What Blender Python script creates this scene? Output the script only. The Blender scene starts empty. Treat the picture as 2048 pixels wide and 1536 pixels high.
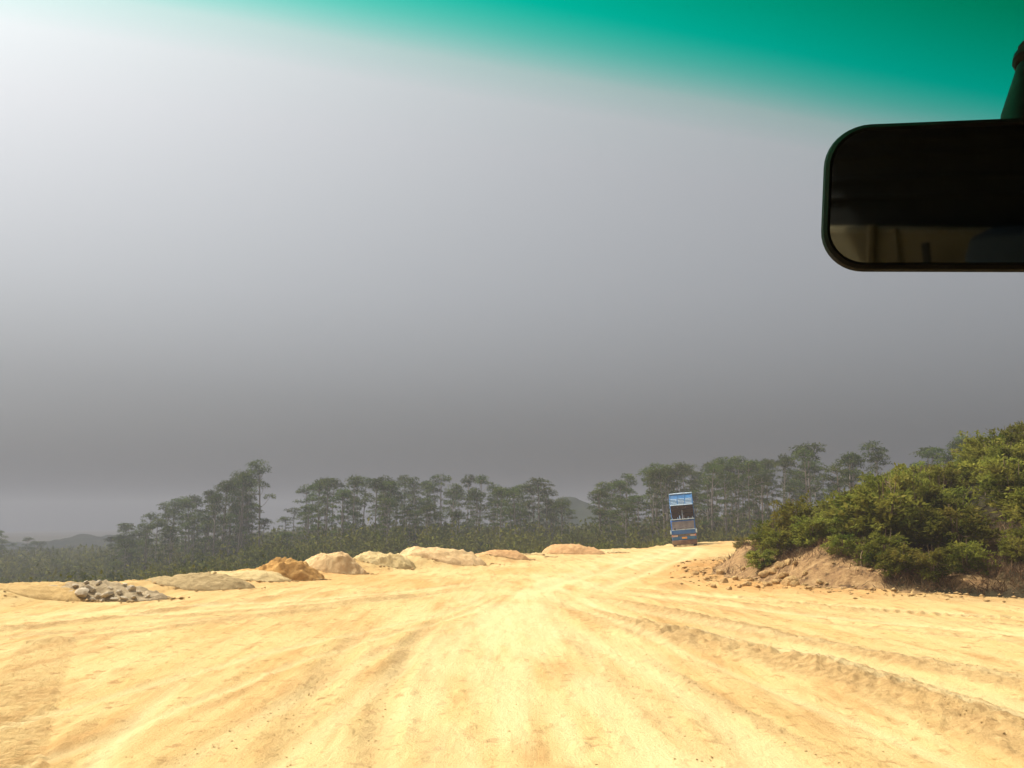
import bpy, bmesh, math, random
import numpy as np
from mathutils import Vector, Matrix, Euler

R = math.radians
sc = bpy.context.scene
COL = sc.collection

# ------------------------------------------------------------------ camera
EYE = 2.2                       # driver's eye height above the dirt
FPX = 1847.0                    # focal length in pixels of the 2048 wide photograph
PITCH = 8.53
cam_d = bpy.data.cameras.new('camera')
cam = bpy.data.objects.new('camera', cam_d)
COL.objects.link(cam)
cam.location = (0, 0, EYE)
cam.rotation_euler = (R(90 + PITCH), 0, 0)
cam_d.sensor_width = 36
cam_d.lens = 36 * FPX / 2048
cam_d.clip_start = 0.02
cam_d.clip_end = 6000
sc.camera = cam

# ------------------------------------------------------------------ sky, sun, exposure
SUN_EL, SUN_AZ = 56.0, -68.0    # azimuth clockwise from the view direction (+Y): the sun stands to the left, a little ahead
world = bpy.data.worlds.new('World')
sc.world = world
world.use_nodes = True
wn, wl = world.node_tree.nodes, world.node_tree.links
wn.clear()
w_out = wn.new('ShaderNodeOutputWorld')
w_bg = wn.new('ShaderNodeBackground')
w_sky = wn.new('ShaderNodeTexSky')
w_sky.sky_type = 'NISHITA'
w_sky.sun_disc = False
w_sky.sun_elevation = R(SUN_EL)
w_sky.sun_rotation = R(SUN_AZ)
w_sky.air_density = 1.0
w_sky.dust_density = 7.0
w_sky.ozone_density = 1.0
w_hsv = wn.new('ShaderNodeHueSaturation')
w_hsv.inputs['Saturation'].default_value = 0.18
# smog: the whole sky dims evenly towards the horizon, all the way round
w_tc = wn.new('ShaderNodeTexCoord')
w_sep = wn.new('ShaderNodeSeparateXYZ')
w_ramp = wn.new('ShaderNodeValToRGB')
w_ramp.color_ramp.interpolation = 'LINEAR'
w_ramp.color_ramp.elements[0].position = 0.0
w_ramp.color_ramp.elements[0].color = (0.375, 0.378, 0.40, 1)
w_ramp.color_ramp.elements[1].position = 0.62
w_ramp.color_ramp.elements[1].color = (0.905, 0.925, 0.925, 1)
for p_, v_ in ((0.08, 0.452), (0.24, 0.63)):
    e_ = w_ramp.color_ramp.elements.new(p_); e_.color = (v_ * 0.97, v_ * 0.995, v_ * 1.02, 1)
w_mul = wn.new('ShaderNodeMixRGB')
w_mul.blend_type = 'MULTIPLY'
w_mul.inputs[0].default_value = 1.0
w_bg.inputs['Strength'].default_value = 0.115
wl.new(w_tc.outputs['Generated'], w_sep.inputs[0])
wl.new(w_sep.outputs['Z'], w_ramp.inputs[0])
wl.new(w_sky.outputs[0], w_hsv.inputs['Color'])
wl.new(w_hsv.outputs[0], w_mul.inputs[1])
wl.new(w_ramp.outputs[0], w_mul.inputs[2])
wl.new(w_mul.outputs[0], w_bg.inputs['Color'])
wl.new(w_bg.outputs[0], w_out.inputs['Surface'])

sun_d = bpy.data.lights.new('sun', 'SUN')
sun = bpy.data.objects.new('sun', sun_d)
COL.objects.link(sun)
sun_d.energy = 2.95
sun_d.angle = R(1.5)
sun_d.color = (1.0, 0.95, 0.86)
sv = Vector((math.sin(R(SUN_AZ)) * math.cos(R(SUN_EL)), math.cos(R(SUN_AZ)) * math.cos(R(SUN_EL)), math.sin(R(SUN_EL))))
sun.rotation_euler = sv.to_track_quat('Z', 'Y').to_euler()
sun.location = sv * 60

sc.view_settings.view_transform = 'Standard'
sc.view_settings.look = 'None'
sc.view_settings.gamma = 1.0
sc.view_settings.exposure = 0.72
sc.view_settings.use_curve_mapping = False
sc.render.engine = 'CYCLES'
sc.cycles.use_denoising = True
sc.cycles.max_bounces = 6
sc.cycles.diffuse_bounces = 3
sc.cycles.glossy_bounces = 3
sc.cycles.transparent_max_bounces = 16
sc.cycles.volume_bounces = 1

# ------------------------------------------------------------------ numbers: pixels <-> places, noise
CP, SP = math.cos(R(PITCH)), math.sin(R(PITCH))

def at(px, py, Y):
    """the point Y metres ahead that shows at this pixel of the 2048 x 1536 photograph"""
    xc, yc = (px - 1024) / FPX, (768 - py) / FPX
    fw, up = CP - yc * SP, yc * CP + SP
    return Vector((Y * xc / fw, Y, EYE + Y * up / fw))

def on_ground(px, py, z=0.0):
    xc, yc = (px - 1024) / FPX, (768 - py) / FPX
    fw, up = CP - yc * SP, yc * CP + SP
    Y = (z - EYE) * fw / up
    return Vector((Y * xc / fw, Y, z))

def to_px(X, Y, Z):
    d = Z - EYE
    zc = Y * CP + d * SP
    yc = -Y * SP + d * CP
    return 1024 + FPX * X / zc, 768 - FPX * yc / zc

def _hash(ix, iy, seed):
    h = (ix.astype(np.int64) * 374761393 + iy.astype(np.int64) * 668265263 + seed * 1274126177) & 0xFFFFFFFF
    h = ((h ^ (h >> 13)) * 1274126177) & 0xFFFFFFFF
    h = h ^ (h >> 16)
    return (h & 0xFFFF) / 65535.0

def vnoise(x, y, seed=0):
    x = np.asarray(x, float); y = np.asarray(y, float)
    ix, iy = np.floor(x), np.floor(y)
    fx, fy = x - ix, y - iy
    fx = fx * fx * (3 - 2 * fx); fy = fy * fy * (3 - 2 * fy)
    a, b = _hash(ix, iy, seed), _hash(ix + 1, iy, seed)
    c, d = _hash(ix, iy + 1, seed), _hash(ix + 1, iy + 1, seed)
    return (a * (1 - fx) + b * fx) * (1 - fy) + (c * (1 - fx) + d * fx) * fy * 1.0

def fbm(x, y, seed=0, octv=4):
    s, a, t = 0.0, 1.0, 0.0
    for k in range(octv):
        s = s + a * vnoise(x * 2 ** k + 17.3 * k, y * 2 ** k - 9.1 * k, seed + k)
        t += a
        a *= 0.5
    return s / t

def sstep(a, b, x):
    t = np.clip((np.asarray(x, float) - a) / (b - a), 0, 1)
    return t * t * (3 - 2 * t)

def poly_dist(x, y, pts):
    """distance to a polyline and the length run along it"""
    best = np.full(np.shape(x), 1e9); run = np.zeros(np.shape(x)); acc = 0.0
    for (ax, ay), (bx, by) in zip(pts[:-1], pts[1:]):
        dx, dy = bx - ax, by - ay
        L2 = dx * dx + dy * dy
        t = np.clip(((x - ax) * dx + (y - ay) * dy) / L2, 0, 1)
        d = np.hypot(x - ax - t * dx, y - ay - t * dy)
        m = d < best
        best = np.where(m, d, best); run = np.where(m, acc + t * math.sqrt(L2), run)
        acc += math.sqrt(L2)
    return best, run

def in_poly(x, y, pts):
    c = np.zeros(np.shape(x), bool)
    n = len(pts)
    for i in range(n):
        (ax, ay), (bx, by) = pts[i], pts[(i + 1) % n]
        if ay == by:
            continue
        m = ((ay > y) != (by > y)) & (x < (bx - ax) * (y - ay) / (by - ay) + ax)
        c ^= m
    return c

def smooth_line(pts, n=6):
    """Catmull-Rom through plan points"""
    P = [pts[0]] + list(pts) + [pts[-1]]
    out = []
    for i in range(1, len(P) - 2):
        p0, p1, p2, p3 = [np.array(P[i + k], float) for k in (-1, 0, 1, 2)]
        for k in range(n):
            t = k / n
            out.append(tuple(0.5 * (2 * p1 + (p2 - p0) * t + (2 * p0 - 5 * p1 + 4 * p2 - p3) * t * t + (3 * p1 - p0 - 3 * p2 + p3) * t ** 3)))
    out.append(tuple(pts[-1]))
    return out

# ------------------------------------------------------------------ the lie of the land
EDGE = smooth_line([(-75, -30), (-34, 6), (-15.6, 26), (-12, 36), (-9.9, 42), (-4.4, 51), (5.6, 71), (13.5, 92), (21, 104), (33, 123), (45, 138)], 4)
BANK = smooth_line([(70, 2), (32, 19), (15.6, 26.6), (11.2, 29.6), (8.9, 33.5), (8.6, 40), (11.2, 50), (16.6, 64), (26, 85), (38, 112), (47, 136)], 4)
PLATEAU = EDGE + BANK[::-1] + [(90, -60), (0, -110), (-90, -70)]

# wheel ruts and graded ridges, plan points from near to far: (points, half width, height, loose earth)
RUTS = [
    ([(5.6, 7.5), (5.3, 9.6), (4.9, 12.5), (4.2, 15.3), (2.6, 19.3), (1.2, 25)], 0.66, 0.19, 1.0),
    ([(8.2, 9.0), (7.0, 12.7), (5.8, 15.9), (3.9, 22), (2.2, 28)], 0.42, 0.12, 0.95),
    ([(6.4, 9.5), (5.9, 12.5), (5.0, 16), (3.3, 21.5)], 0.28, -0.05, 0.25),
    ([(10.5, 14.5), (9.4, 16.9), (8.3, 19.8), (6.2, 24.2), (4.5, 29)], 0.32, 0.06, 0.7),
    ([(11.5, 18), (9.2, 21.5), (7.2, 25.5), (5.6, 30)], 0.28, 0.05, 0.6),
    ([(-0.9, 6.2), (-1.18, 8.3), (-1.5, 11), (-1.67, 13.8), (-1.78, 18.9), (-1.5, 23.5)], 0.16, -0.05, 0.75),
    ([(-2.0, 7.5), (-2.35, 10.5), (-2.75, 14), (-2.95, 17.5), (-2.9, 22.5)], 0.2, -0.045, 0.75),
    ([(-12.5, 17), (-9.9, 19.8), (-8.1, 24.5), (-5.5, 30)], 0.25, 0.06, 0.7),
    ([(-10.5, 15), (-8.0, 18.2), (-5.2, 23), (-2.6, 28)], 0.22, 0.045, 0.55),
    ([(-3.2, 7.4), (-3.9, 9.1), (-4.5, 12.9), (-4.9, 15.8)], 0.13, -0.035, 0.0),
    ([(-3.7, 7.4), (-4.5, 9.6), (-5.1, 13.0), (-5.3, 16.2)], 0.10, 0.03, 0.0),
    ([(1.9, 6.2), (2.4, 9), (2.2, 13), (1.4, 18), (0.7, 24)], 0.3, -0.03, 0.1),
    ([(3.2, 6.5), (3.3, 9.5), (2.9, 13.5), (1.9, 18.5)], 0.22, 0.022, 0.3),
    ([(0.6, 30), (3.2, 40), (7.5, 55), (13, 76), (15.2, 86)], 0.35, -0.05, 0.2),
    ([(2.6, 30), (5.4, 40), (9.8, 55), (15.0, 76), (17.0, 86)], 0.35, -0.05, 0.2),
    ([(5.0, 30), (6.6, 37), (9.0, 46), (13.6, 60)], 0.5, 0.12, 0.9),
]
_tr = random.Random(77)
for k in range(9):                                  # tracks fanning out of the point where the lane narrows, left to right
    u = (-1.0, -0.78, -0.5, -0.34, 0.22, 0.42, 0.6, 0.85, 1.2)[k] + _tr.uniform(-0.06, 0.06)
    near_x, mid_x, far_x = 0.4 + 6.3 * u, 0.3 + 4.4 * u, 0.5 + 1.7 * u
    RUTS.append(([(near_x * 1.12, 6.0), (near_x, 9.5), (mid_x + 0.3 * u, 15.5), (far_x + 0.4 * u, 23), (far_x * 0.7 + 0.5, 31)], _tr.uniform(0.09, 0.2), _tr.choice([-0.018, -0.014, 0.012, -0.022]), _tr.choice([0.0, 0.3, 0.5, 0.7])))
for k in range(5):                                   # tracks swinging in from the left and from the right
    RUTS.append(([(-14 + k * 0.4, 15.5 + k * 1.9), (-9.5 + k * 0.5, 18.5 + k * 2.0), (-5 + k * 0.4, 24 + k * 1.8), (-0.5, 33 + k * 1.2)], _tr.uniform(0.12, 0.22), _tr.choice([-0.04, 0.04, -0.03]), _tr.choice([0.1, 0.6, 0.7])))
    RUTS.append(([(13.5 - k * 0.3, 13 + k * 2.0), (9.6 - k * 0.3, 17 + k * 2.0), (6.2 - k * 0.2, 22 + k * 1.8), (2.6, 31 + k * 1.0)], _tr.uniform(0.13, 0.25), _tr.choice([-0.045, 0.05, -0.035]), _tr.choice([0.1, 0.6, 0.75])))
RUTS = [(smooth_line(p, 4), w, h, l) for p, w, h, l in RUTS]
LANE = smooth_line([(0.6, 3), (0.5, 9), (0.2, 15), (-0.2, 21), (0.4, 28), (2.4, 37), (6, 50), (11, 68), (15, 82)], 4)
TREADS = [(smooth_line([(-3.4, 6), (-4.5, 8.3), (-6.0, 11.6), (-8.4, 17.3)], 4), 0.46, 0.27), (smooth_line([(13, 20.6), (10.4, 22.4), (8.2, 24.6), (6.8, 27.5)], 4), 0.34, 0.3)]

def px_of(x, y):
    return 1024 + FPX * x / np.maximum(y, 4.0)

def land(x, y, fine=True):
    """height, plateau mask, loose, pale, soil for plan points"""
    x = np.asarray(x, float); y = np.asarray(y, float)
    r = np.hypot(x, y)
    ins = in_poly(x, y, PLATEAU)
    dE, _ = poly_dist(x, y, EDGE)
    dB, _ = poly_dist(x, y, BANK)
    # graded dirt
    z = 0.22 * (fbm(x / 14, y / 14, 5, 3) - 0.5) * sstep(9, 20, r)
    tx, ty = x - 16.4, y - 90.5
    z = z + 0.075 * tx * np.exp(-(tx * tx + ty * ty) / 110.0)
    # clods and a torn lip along the edge
    z = z + 0.30 * np.exp(-(dE / 1.1) ** 2) * np.clip(fbm(x / 0.9, y / 0.9, 61, 3) - 0.35, 0, 1)
    # a low broken ridge of tipped earth joins the heaps
    z = z + 1.15 * np.exp(-((dE - 1.5) / 1.3) ** 2) * np.clip(fbm(x / 2.6, y / 2.6, 66, 4) - 0.22, 0, 1) * sstep(15, 24, y) * sstep(66, 52, y) * (x < 2)
    loose = np.zeros_like(x); pale = np.zeros_like(x)
    near = (r < 100) & (y > 0)
    xn, yn = x[near], y[near]
    lz, ll, lp = np.zeros_like(xn), np.zeros_like(xn), np.zeros_like(xn)
    wob = (vnoise(xn / 1.3, yn / 1.3, 71) - 0.5) * 0.35
    for k, (pts, w, h, l) in enumerate(RUTS):
        reach = 3.2 * w + 0.3
        P = np.array(pts)
        box = np.nonzero((xn > P[:, 0].min() - reach) & (xn < P[:, 0].max() + reach) & (yn > P[:, 1].min() - reach) & (yn < P[:, 1].max() + reach))[0]
        if not len(box): continue
        d, s = poly_dist(xn[box], yn[box], pts)
        ok = d < reach
        box, d, s = box[ok], d[ok], s[ok]
        if not len(box): continue
        tot = sum(math.dist(a, b) for a, b in zip(pts[:-1], pts[1:]))
        env = sstep(0, 2.0, s) * 1.0 if k not in (0, 1, 2) else np.ones_like(s)
        env = env * (1 - sstep(tot - 6, tot, s))
        patch = 0.35 + 0.65 * sstep(0.35, 0.6, vnoise(s / 2.1 + 31 * k, d * 0.6, 80 + k))
        if k < 2: patch = 0.72 + 0.28 * patch
        dd = np.abs(d + wob[box] * w)
        prof = np.exp(-(dd / w) ** 2) * env
        if h < 0:                                   # a rut throws up a lip on both sides
            lz[box] += h * prof * (0.6 + 0.4 * patch) + 0.4 * -h * np.exp(-((dd - 1.9 * w) / (0.7 * w)) ** 2) * env * patch
            lp[box] = np.maximum(lp[box], 0.8 * prof * (1 - l))
        else:
            crumb = fbm(xn[box] / 0.16, yn[box] / 0.16, 40 + k, 3)
            lz[box] += h * prof * patch * (0.45 + 1.1 * crumb)
        ll[box] = np.maximum(ll[box], l * env * patch * sstep(1.35, 0.75, dd / w))
    d, s = poly_dist(xn, yn, LANE)
    lp = np.maximum(lp, 0.8 * sstep(3.4, 0.3, d + 1.8 * (fbm((xn + 0.05 * yn) / 0.5, yn / 5.0, 18, 4) - 0.5)) * sstep(0.30, 0.62, fbm((xn + 0.05 * yn) / 0.6, yn / 4.0, 19, 4)))
    for pts, w, pitch in TREADS:
        d, s = poly_dist(xn, yn, pts)
        m = sstep(1.1, 0.85, d / w)
        lz += m * 0.055 * (np.sin(6.283 * s / pitch + 2.5 * np.minimum(d / w, 1) + 2.2 * vnoise(xn / 0.5, yn / 0.5, 97)) * (0.4 + 0.6 * vnoise(xn / 0.2, yn / 0.2, 98)))
        ll = np.maximum(ll, m * 0.4)
    # drag marks and crumbs everywhere
    ux = xn * (1 + 0.55 * sstep(26, 8, yn) * -0.5)
    lz += 0.020 * (fbm((xn + 0.09 * yn) / 0.35, yn / 3.0, 14, 3) - 0.5) + 0.016 * (fbm(xn / 0.3, yn / 0.45, 21, 3) - 0.5)
    lz += 0.06 * np.clip(fbm(xn / 0.22, yn / 0.22, 33, 3) - 0.60, 0, 1) * 2
    lz += 0.05 * (fbm((xn + 0.2 * yn) / 0.9, yn / 5.0, 15, 4) - 0.5) * sstep(5, 12, np.abs(xn) + yn * 0.3)
    z[near] += lz; loose[near] = ll; pale[near] = lp
    # the outside: down over the fill slope on the left, up the cut bank on the right
    xp = px_of(x, np.where(y < 4, 4, y))
    valley = np.interp(xp, [-400, 0, 500, 1200, 1500], [-10, -9, -7, -5.6, -4.2])
    floor_ = np.interp(xp, [-900, 0, 250, 550, 800, 1100, 1300, 1600, 2048, 2800], [-15, -13.5, -11.5, -6.5, -5, -5, -4, -1.5, 3.5, 5])
    lev = valley + (floor_ - valley) * sstep(75, 165, r)
    lev = lev + 3.0 * (fbm(x / 45, y / 45, 8, 3) - 0.5) * sstep(40, 120, r)
    lev = lev * (1 - sstep(350, 900, r)) + (-9 + 12 * (fbm(x / 260, y / 260, 9, 3) - 0.5)) * sstep(350, 900, r)
    zE = lev * (1 - np.exp(-dE / 6.5))
    face = 0.45 + 0.65 * vnoise(x / 2.6, y / 2.6, 50)
    face = face * (0.5 + 0.5 * sstep(9.3, 11.6, x))
    zB = face * sstep(0, 1.5, dB) + 0.27 * np.clip(dB - 1.6, 0, 14) * (0.7 + 0.45 * sstep(8, 22, x)) + 0.5 * (fbm(x / 0.8, y / 0.8, 52, 4) - 0.5) * sstep(0, 0.7, dB)
    zB = zB + 0.35 * np.clip(fbm(x / 0.55, y / 0.55, 58, 3) - 0.45, 0, 1) * np.exp(-((dB - 0.5) / 0.9) ** 2)
    bb = sstep(70, 135, r)
    zB = zB * (1 - bb) + lev * bb
    wB = sstep(0.38, 0.62, dE / (dE + dB + 1e-6))
    zo = zE * (1 - wB) + zB * wB
    z = np.where(ins, z, z * np.exp(-np.minimum(dE, dB) / 2.0) + zo)
    # loose earth spilled at the foot of the bank
    toe = np.exp(-(dB / 2.2) ** 2) * (x > 5) * ins
    z = z + toe * 0.42 * np.clip(fbm(x / 0.8, y / 0.8, 64, 4) - 0.36, 0, 1) * sstep(24, 30, y) * sstep(75, 55, y)
    loose = np.maximum(loose, toe * sstep(24, 30, y))
    loose = np.maximum(loose, 0.55 * ins * (x > 8) * sstep(5.0, 2.5, dB + 1.5 * fbm(x / 1.5, y / 1.5, 68, 3)) * sstep(34, 30, y))
    bare = np.maximum(sstep(12.6, 11.6, x + 1.6 * (fbm(x / 1.1, y / 1.1, 56, 3) - 0.5)), np.exp(-((x - 13.8) / 0.8) ** 2) * sstep(0.3, 0.5, dB / 1.6))
    soil = wB * sstep(3.0, 1.4, dB + 2.4 * (fbm(x / 1.3, y / 1.3, 55, 4) - 0.5)) * sstep(95, 70, r) * bare
    soil = np.maximum(soil, (1 - wB) * sstep(3.0, 1.0, dE))
    return z, ins, loose, pale, soil, dE, dB, wB

GRID = {}
def ground_z(x, y):
    """height read off the ground sheet itself"""
    a, r = math.atan2(x, y), math.hypot(x, y)
    A, Rr, Z = GRID['a'], GRID['r'], GRID['z']
    j = min(max(int(np.searchsorted(A, a)) - 1, 0), len(A) - 2); i = min(max(int(np.searchsorted(Rr, r)) - 1, 0), len(Rr) - 2)
    s, t = min(max((a - A[j]) / (A[j + 1] - A[j]), 0), 1), min(max((r - Rr[i]) / (Rr[i + 1] - Rr[i]), 0), 1)
    return float((Z[i, j] * (1 - s) + Z[i, j + 1] * s) * (1 - t) + (Z[i + 1, j] * (1 - s) + Z[i + 1, j + 1] * s) * t)

# ------------------------------------------------------------------ making objects
def mesh_np(name, verts, faces, smooth=True):
    """verts (n,3), faces (m,k) of one size"""
    verts = np.asarray(verts, np.float32); faces = np.asarray(faces, np.int32)
    me = bpy.data.meshes.new(name)
    k = faces.shape[1]
    me.vertices.add(len(verts)); me.vertices.foreach_set('co', verts.ravel())
    me.loops.add(faces.size); me.loops.foreach_set('vertex_index', faces.ravel())
    me.polygons.add(len(faces))
    me.polygons.foreach_set('loop_start', np.arange(0, faces.size, k, dtype=np.int32))
    me.polygons.foreach_set('loop_total', np.full(len(faces), k, np.int32))
    if smooth:
        me.polygons.foreach_set('use_smooth', np.ones(len(faces), bool))
    me.update(calc_edges=True)
    return me

def attr(me, name, vals):
    a = me.attributes.new(name, 'FLOAT', 'POINT')
    a.data.foreach_set('value', np.asarray(vals, np.float32))

def link(name, data, mat=None, parent=None, loc=None):
    o = bpy.data.objects.new(name, data)
    COL.objects.link(o)
    if mat is not None and data is not None and not data.materials:
        data.materials.append(mat)
    if parent is not None:
        o.parent = parent
    if loc is not None:
        o.location = loc
    return o

def tag(o, label=None, cat=None, group=None, kind=None):
    if label: o['label'] = label
    if cat: o['category'] = cat
    if group: o['group'] = group
    if kind: o['kind'] = kind
    return o

def thing(name, loc, label, cat, group=None, rz=0.0):
    o = link(name, None, loc=loc)
    o.rotation_euler = (0, 0, rz)
    return tag(o, label, cat, group)

class B:
    """collects shapes for one mesh"""
    def __init__(self): self.bm = bmesh.new()
    def box(self, c, s, bev=0.0, rot=None, seg=2):
        r = bmesh.ops.create_cube(self.bm, size=1.0)
        M = Matrix.Translation(c) @ (rot.to_matrix().to_4x4() if rot else Matrix()) @ Matrix.Diagonal((s[0], s[1], s[2], 1))
        bmesh.ops.transform(self.bm, matrix=M, verts=r['verts'])
        if bev > 0:
            ed = list({e for v in r['verts'] for e in v.link_edges})
            bmesh.ops.bevel(self.bm, geom=ed, offset=bev, segments=seg, affect='EDGES', profile=0.5)
        return self
    def cyl(self, a, b, r1, r2=None, n=16):
        a, b = Vector(a), Vector(b); r2 = r1 if r2 is None else r2
        q = (b - a).to_track_quat('Z', 'Y').to_matrix().to_4x4()
        bmesh.ops.create_cone(self.bm, cap_ends=True, segments=n, radius1=r1, radius2=r2, depth=(b - a).length, matrix=Matrix.Translation((a + b) / 2) @ q)
        return self
    def prism(self, prof, x0, x1, bev=0.0, seg=2):
        """(y, z) outline swept along x"""
        n = len(prof)
        A = [self.bm.verts.new((x0, p[0], p[1])) for p in prof]; C = [self.bm.verts.new((x1, p[0], p[1])) for p in prof]
        f = [self.bm.faces.new(A[::-1]), self.bm.faces.new(C)]
        for i in range(n):
            f.append(self.bm.faces.new((A[i], A[(i + 1) % n], C[(i + 1) % n], C[i])))
        if bev > 0:
            ed = list({e for q in f for e in q.edges})
            bmesh.ops.bevel(self.bm, geom=ed, offset=bev, segments=seg, affect='EDGES', profile=0.5)
        return self
    def tube(self, pts, radii, n=8):
        pts = [Vector(p) for p in pts]
        if not hasattr(radii, '__len__'): radii = [radii] * len(pts)
        rings = []
        for i, p in enumerate(pts):
            t = (pts[min(i + 1, len(pts) - 1)] - pts[max(i - 1, 0)]).normalized()
            q = t.to_track_quat('Z', 'Y')
            rings.append([self.bm.verts.new(p + q @ Vector((math.cos(k * 2 * math.pi / n), math.sin(k * 2 * math.pi / n), 0)) * radii[i]) for k in range(n)])
        for a, b in zip(rings[:-1], rings[1:]):
            for k in range(n):
                self.bm.faces.new((a[k], a[(k + 1) % n], b[(k + 1) % n], b[k]))
        self.bm.faces.new(rings[0][::-1]); self.bm.faces.new(rings[-1])
        return self
    def mesh(self, name, smooth=False):
        bmesh.ops.recalc_face_normals(self.bm, faces=self.bm.faces)
        me = bpy.data.meshes.new(name); self.bm.to_mesh(me); self.bm.free()
        if smooth:
            for p in me.polygons: p.use_smooth = True
            try: me.set_sharp_from_angle(angle=R(38))
            except Exception: pass
        return me
    def build(self, name, mat, parent=None, smooth=False, loc=None):
        return link(name, self.mesh(name, smooth), mat, parent, loc)

# ------------------------------------------------------------------ materials
class N:
    def __init__(self, name):
        self.m = bpy.data.materials.new(name); self.m.use_nodes = True
        self.t = self.m.node_tree; self.t.nodes.clear()
        self.out = self.new('ShaderNodeOutputMaterial')
    def new(self, t, **kw):
        n = self.t.nodes.new(t)
        for k, v in kw.items(): setattr(n, k, v)
        return n
    def to(self, a, b): self.t.links.new(a, b)
    def noise(self, vec, scale, detail=4, rough=0.55, dist=0.0):
        n = self.new('ShaderNodeTexNoise'); n.inputs['Scale'].default_value = scale; n.inputs['Detail'].default_value = detail
        n.inputs['Roughness'].default_value = rough; n.inputs['Distortion'].default_value = dist
        if vec is not None: self.to(vec, n.inputs['Vector'])
        return n.outputs['Fac']
    def ramp(self, fac, stops):
        n = self.new('ShaderNodeValToRGB')
        el = n.color_ramp.elements
        while len(el) < len(stops): el.new(0.5)
        for e, (p, c) in zip(el, stops):
            e.position = p; e.color = (*c, 1) if hasattr(c, '__len__') else (c, c, c, 1)
        self.to(fac, n.inputs[0])
        return n.outputs[0]
    def mix(self, fac, a, b, blend='MIX'):
        n = self.new('ShaderNodeMixRGB', blend_type=blend)
        for i, v in ((0, fac), (1, a), (2, b)):
            if hasattr(v, 'links'): self.to(v, n.inputs[i])
            elif i == 0: n.inputs[0].default_value = v
            else: n.inputs[i].default_value = (*v, 1)
        return n.outputs[0]
    def math(self, op, a, b=None, clamp=False):
        n = self.new('ShaderNodeMath', operation=op, use_clamp=clamp)
        for i, v in ((0, a), (1, b)):
            if v is None: continue
            if hasattr(v, 'links'): self.to(v, n.inputs[i])
            else: n.inputs[i].default_value = v
        return n.outputs[0]
    def attrib(self, name):
        n = self.new('ShaderNodeAttribute'); n.attribute_name = name
        return n.outputs['Fac']
    def mapping(self, vec, scale=(1, 1, 1), rot=(0, 0, 0)):
        n = self.new('ShaderNodeMapping'); n.inputs['Scale'].default_value = scale; n.inputs['Rotation'].default_value = rot
        self.to(vec, n.inputs[0])
        return n.outputs[0]
    def bump(self, h, strength=0.3, dist=0.05):
        n = self.new('ShaderNodeBump'); n.inputs['Strength'].default_value = strength; n.inputs['Distance'].default_value = dist
        self.to(h, n.inputs['Height'])
        return n.outputs[0]
    def principled(self, col, rough=0.8, metal=0.0, normal=None, spec=0.3):
        p = self.new('ShaderNodeBsdfPrincipled')
        if hasattr(col, 'links'): self.to(col, p.inputs['Base Color'])
        else: p.inputs['Base Color'].default_value = (*col, 1)
        if hasattr(rough, 'links'): self.to(rough, p.inputs['Roughness'])
        else: p.inputs['Roughness'].default_value = rough
        p.inputs['Metallic'].default_value = metal
        p.inputs['Specular IOR Level'].default_value = spec
        if normal is not None: self.to(normal, p.inputs['Normal'])
        self.to(p.outputs[0], self.out.inputs['Surface'])
        return self.m

def pos(n):
    return n.new('ShaderNodeNewGeometry').outputs['Position']

def objco(n):
    return n.new('ShaderNodeTexCoord').outputs['Object']

def mat_dirt():
    n = N('packed_yellow_dirt'); p = pos(n)
    big = n.noise(p, 0.16, 4, 0.6)
    base = n.ramp(big, [(0.34, (0.475, 0.288, 0.098)), (0.5, (0.545, 0.36, 0.133)), (0.66, (0.605, 0.435, 0.178))])
    drag = n.noise(n.mapping(p, (1.0, 0.10, 1.0), (0, 0, R(4))), 1.7, 5, 0.62, 0.3)
    base = n.mix(n.ramp(drag, [(0.36, 0.0), (0.66, 0.75)]), base, (0.65, 0.48, 0.215))
    drag2 = n.noise(n.mapping(p, (1.0, 0.16, 1.0), (0, 0, R(-17))), 2.3, 5, 0.6, 0.2)
    base = n.mix(n.ramp(drag2, [(0.50, 0.0), (0.68, 0.75)]), base, (0.44, 0.245, 0.085))
    clods = n.noise(p, 3.2, 5, 0.7)
    base = n.mix(n.ramp(clods, [(0.56, 0.0), (0.66, 0.75)]), base, (0.36, 0.195, 0.07))
    loose = n.attrib('loose')
    lc = n.ramp(n.noise(p, 6.5, 5, 0.7), [(0.3, (0.24, 0.14, 0.055)), (0.53, (0.42, 0.27, 0.11)), (0.72, (0.53, 0.37, 0.165))])
    base = n.mix(n.math('MULTIPLY', loose, 0.85), base, lc)
    base = n.mix(n.math('MULTIPLY', n.attrib('orange'), 0.8), base, (0.54, 0.255, 0.068))
    base = n.mix(n.math('MULTIPLY', n.attrib('pale'), 0.7), base, (0.70, 0.56, 0.285))
    fine = n.math('ADD', n.noise(p, 14, 6, 0.7), n.math('MULTIPLY', n.noise(p, 55, 3, 0.6), 0.4))
    fine = n.math('ADD', fine, n.math('MULTIPLY', n.math('ADD', drag, drag2), 1.2))
    return n.principled(base, 0.95, normal=n.bump(fine, 0.7, 0.06), spec=0.1)

def mat_mound(name, cols, rough_scale=5.0):
    n = N(name); p = pos(n)
    f = n.noise(p, rough_scale, 6, 0.7)
    c = n.ramp(f, [(0.32, cols[0]), (0.52, cols[1]), (0.7, cols[2])])
    big = n.noise(p, 0.8, 3, 0.6)
    c = n.mix(n.ramp(big, [(0.45, 0.0), (0.7, 0.4)]), c, cols[2])
    h = n.math('ADD', f, n.math('MULTIPLY', n.noise(p, 24, 5, 0.7), 0.5))
    return n.principled(c, 0.95, normal=n.bump(h, 0.9, 0.10), spec=0.1)

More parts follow.
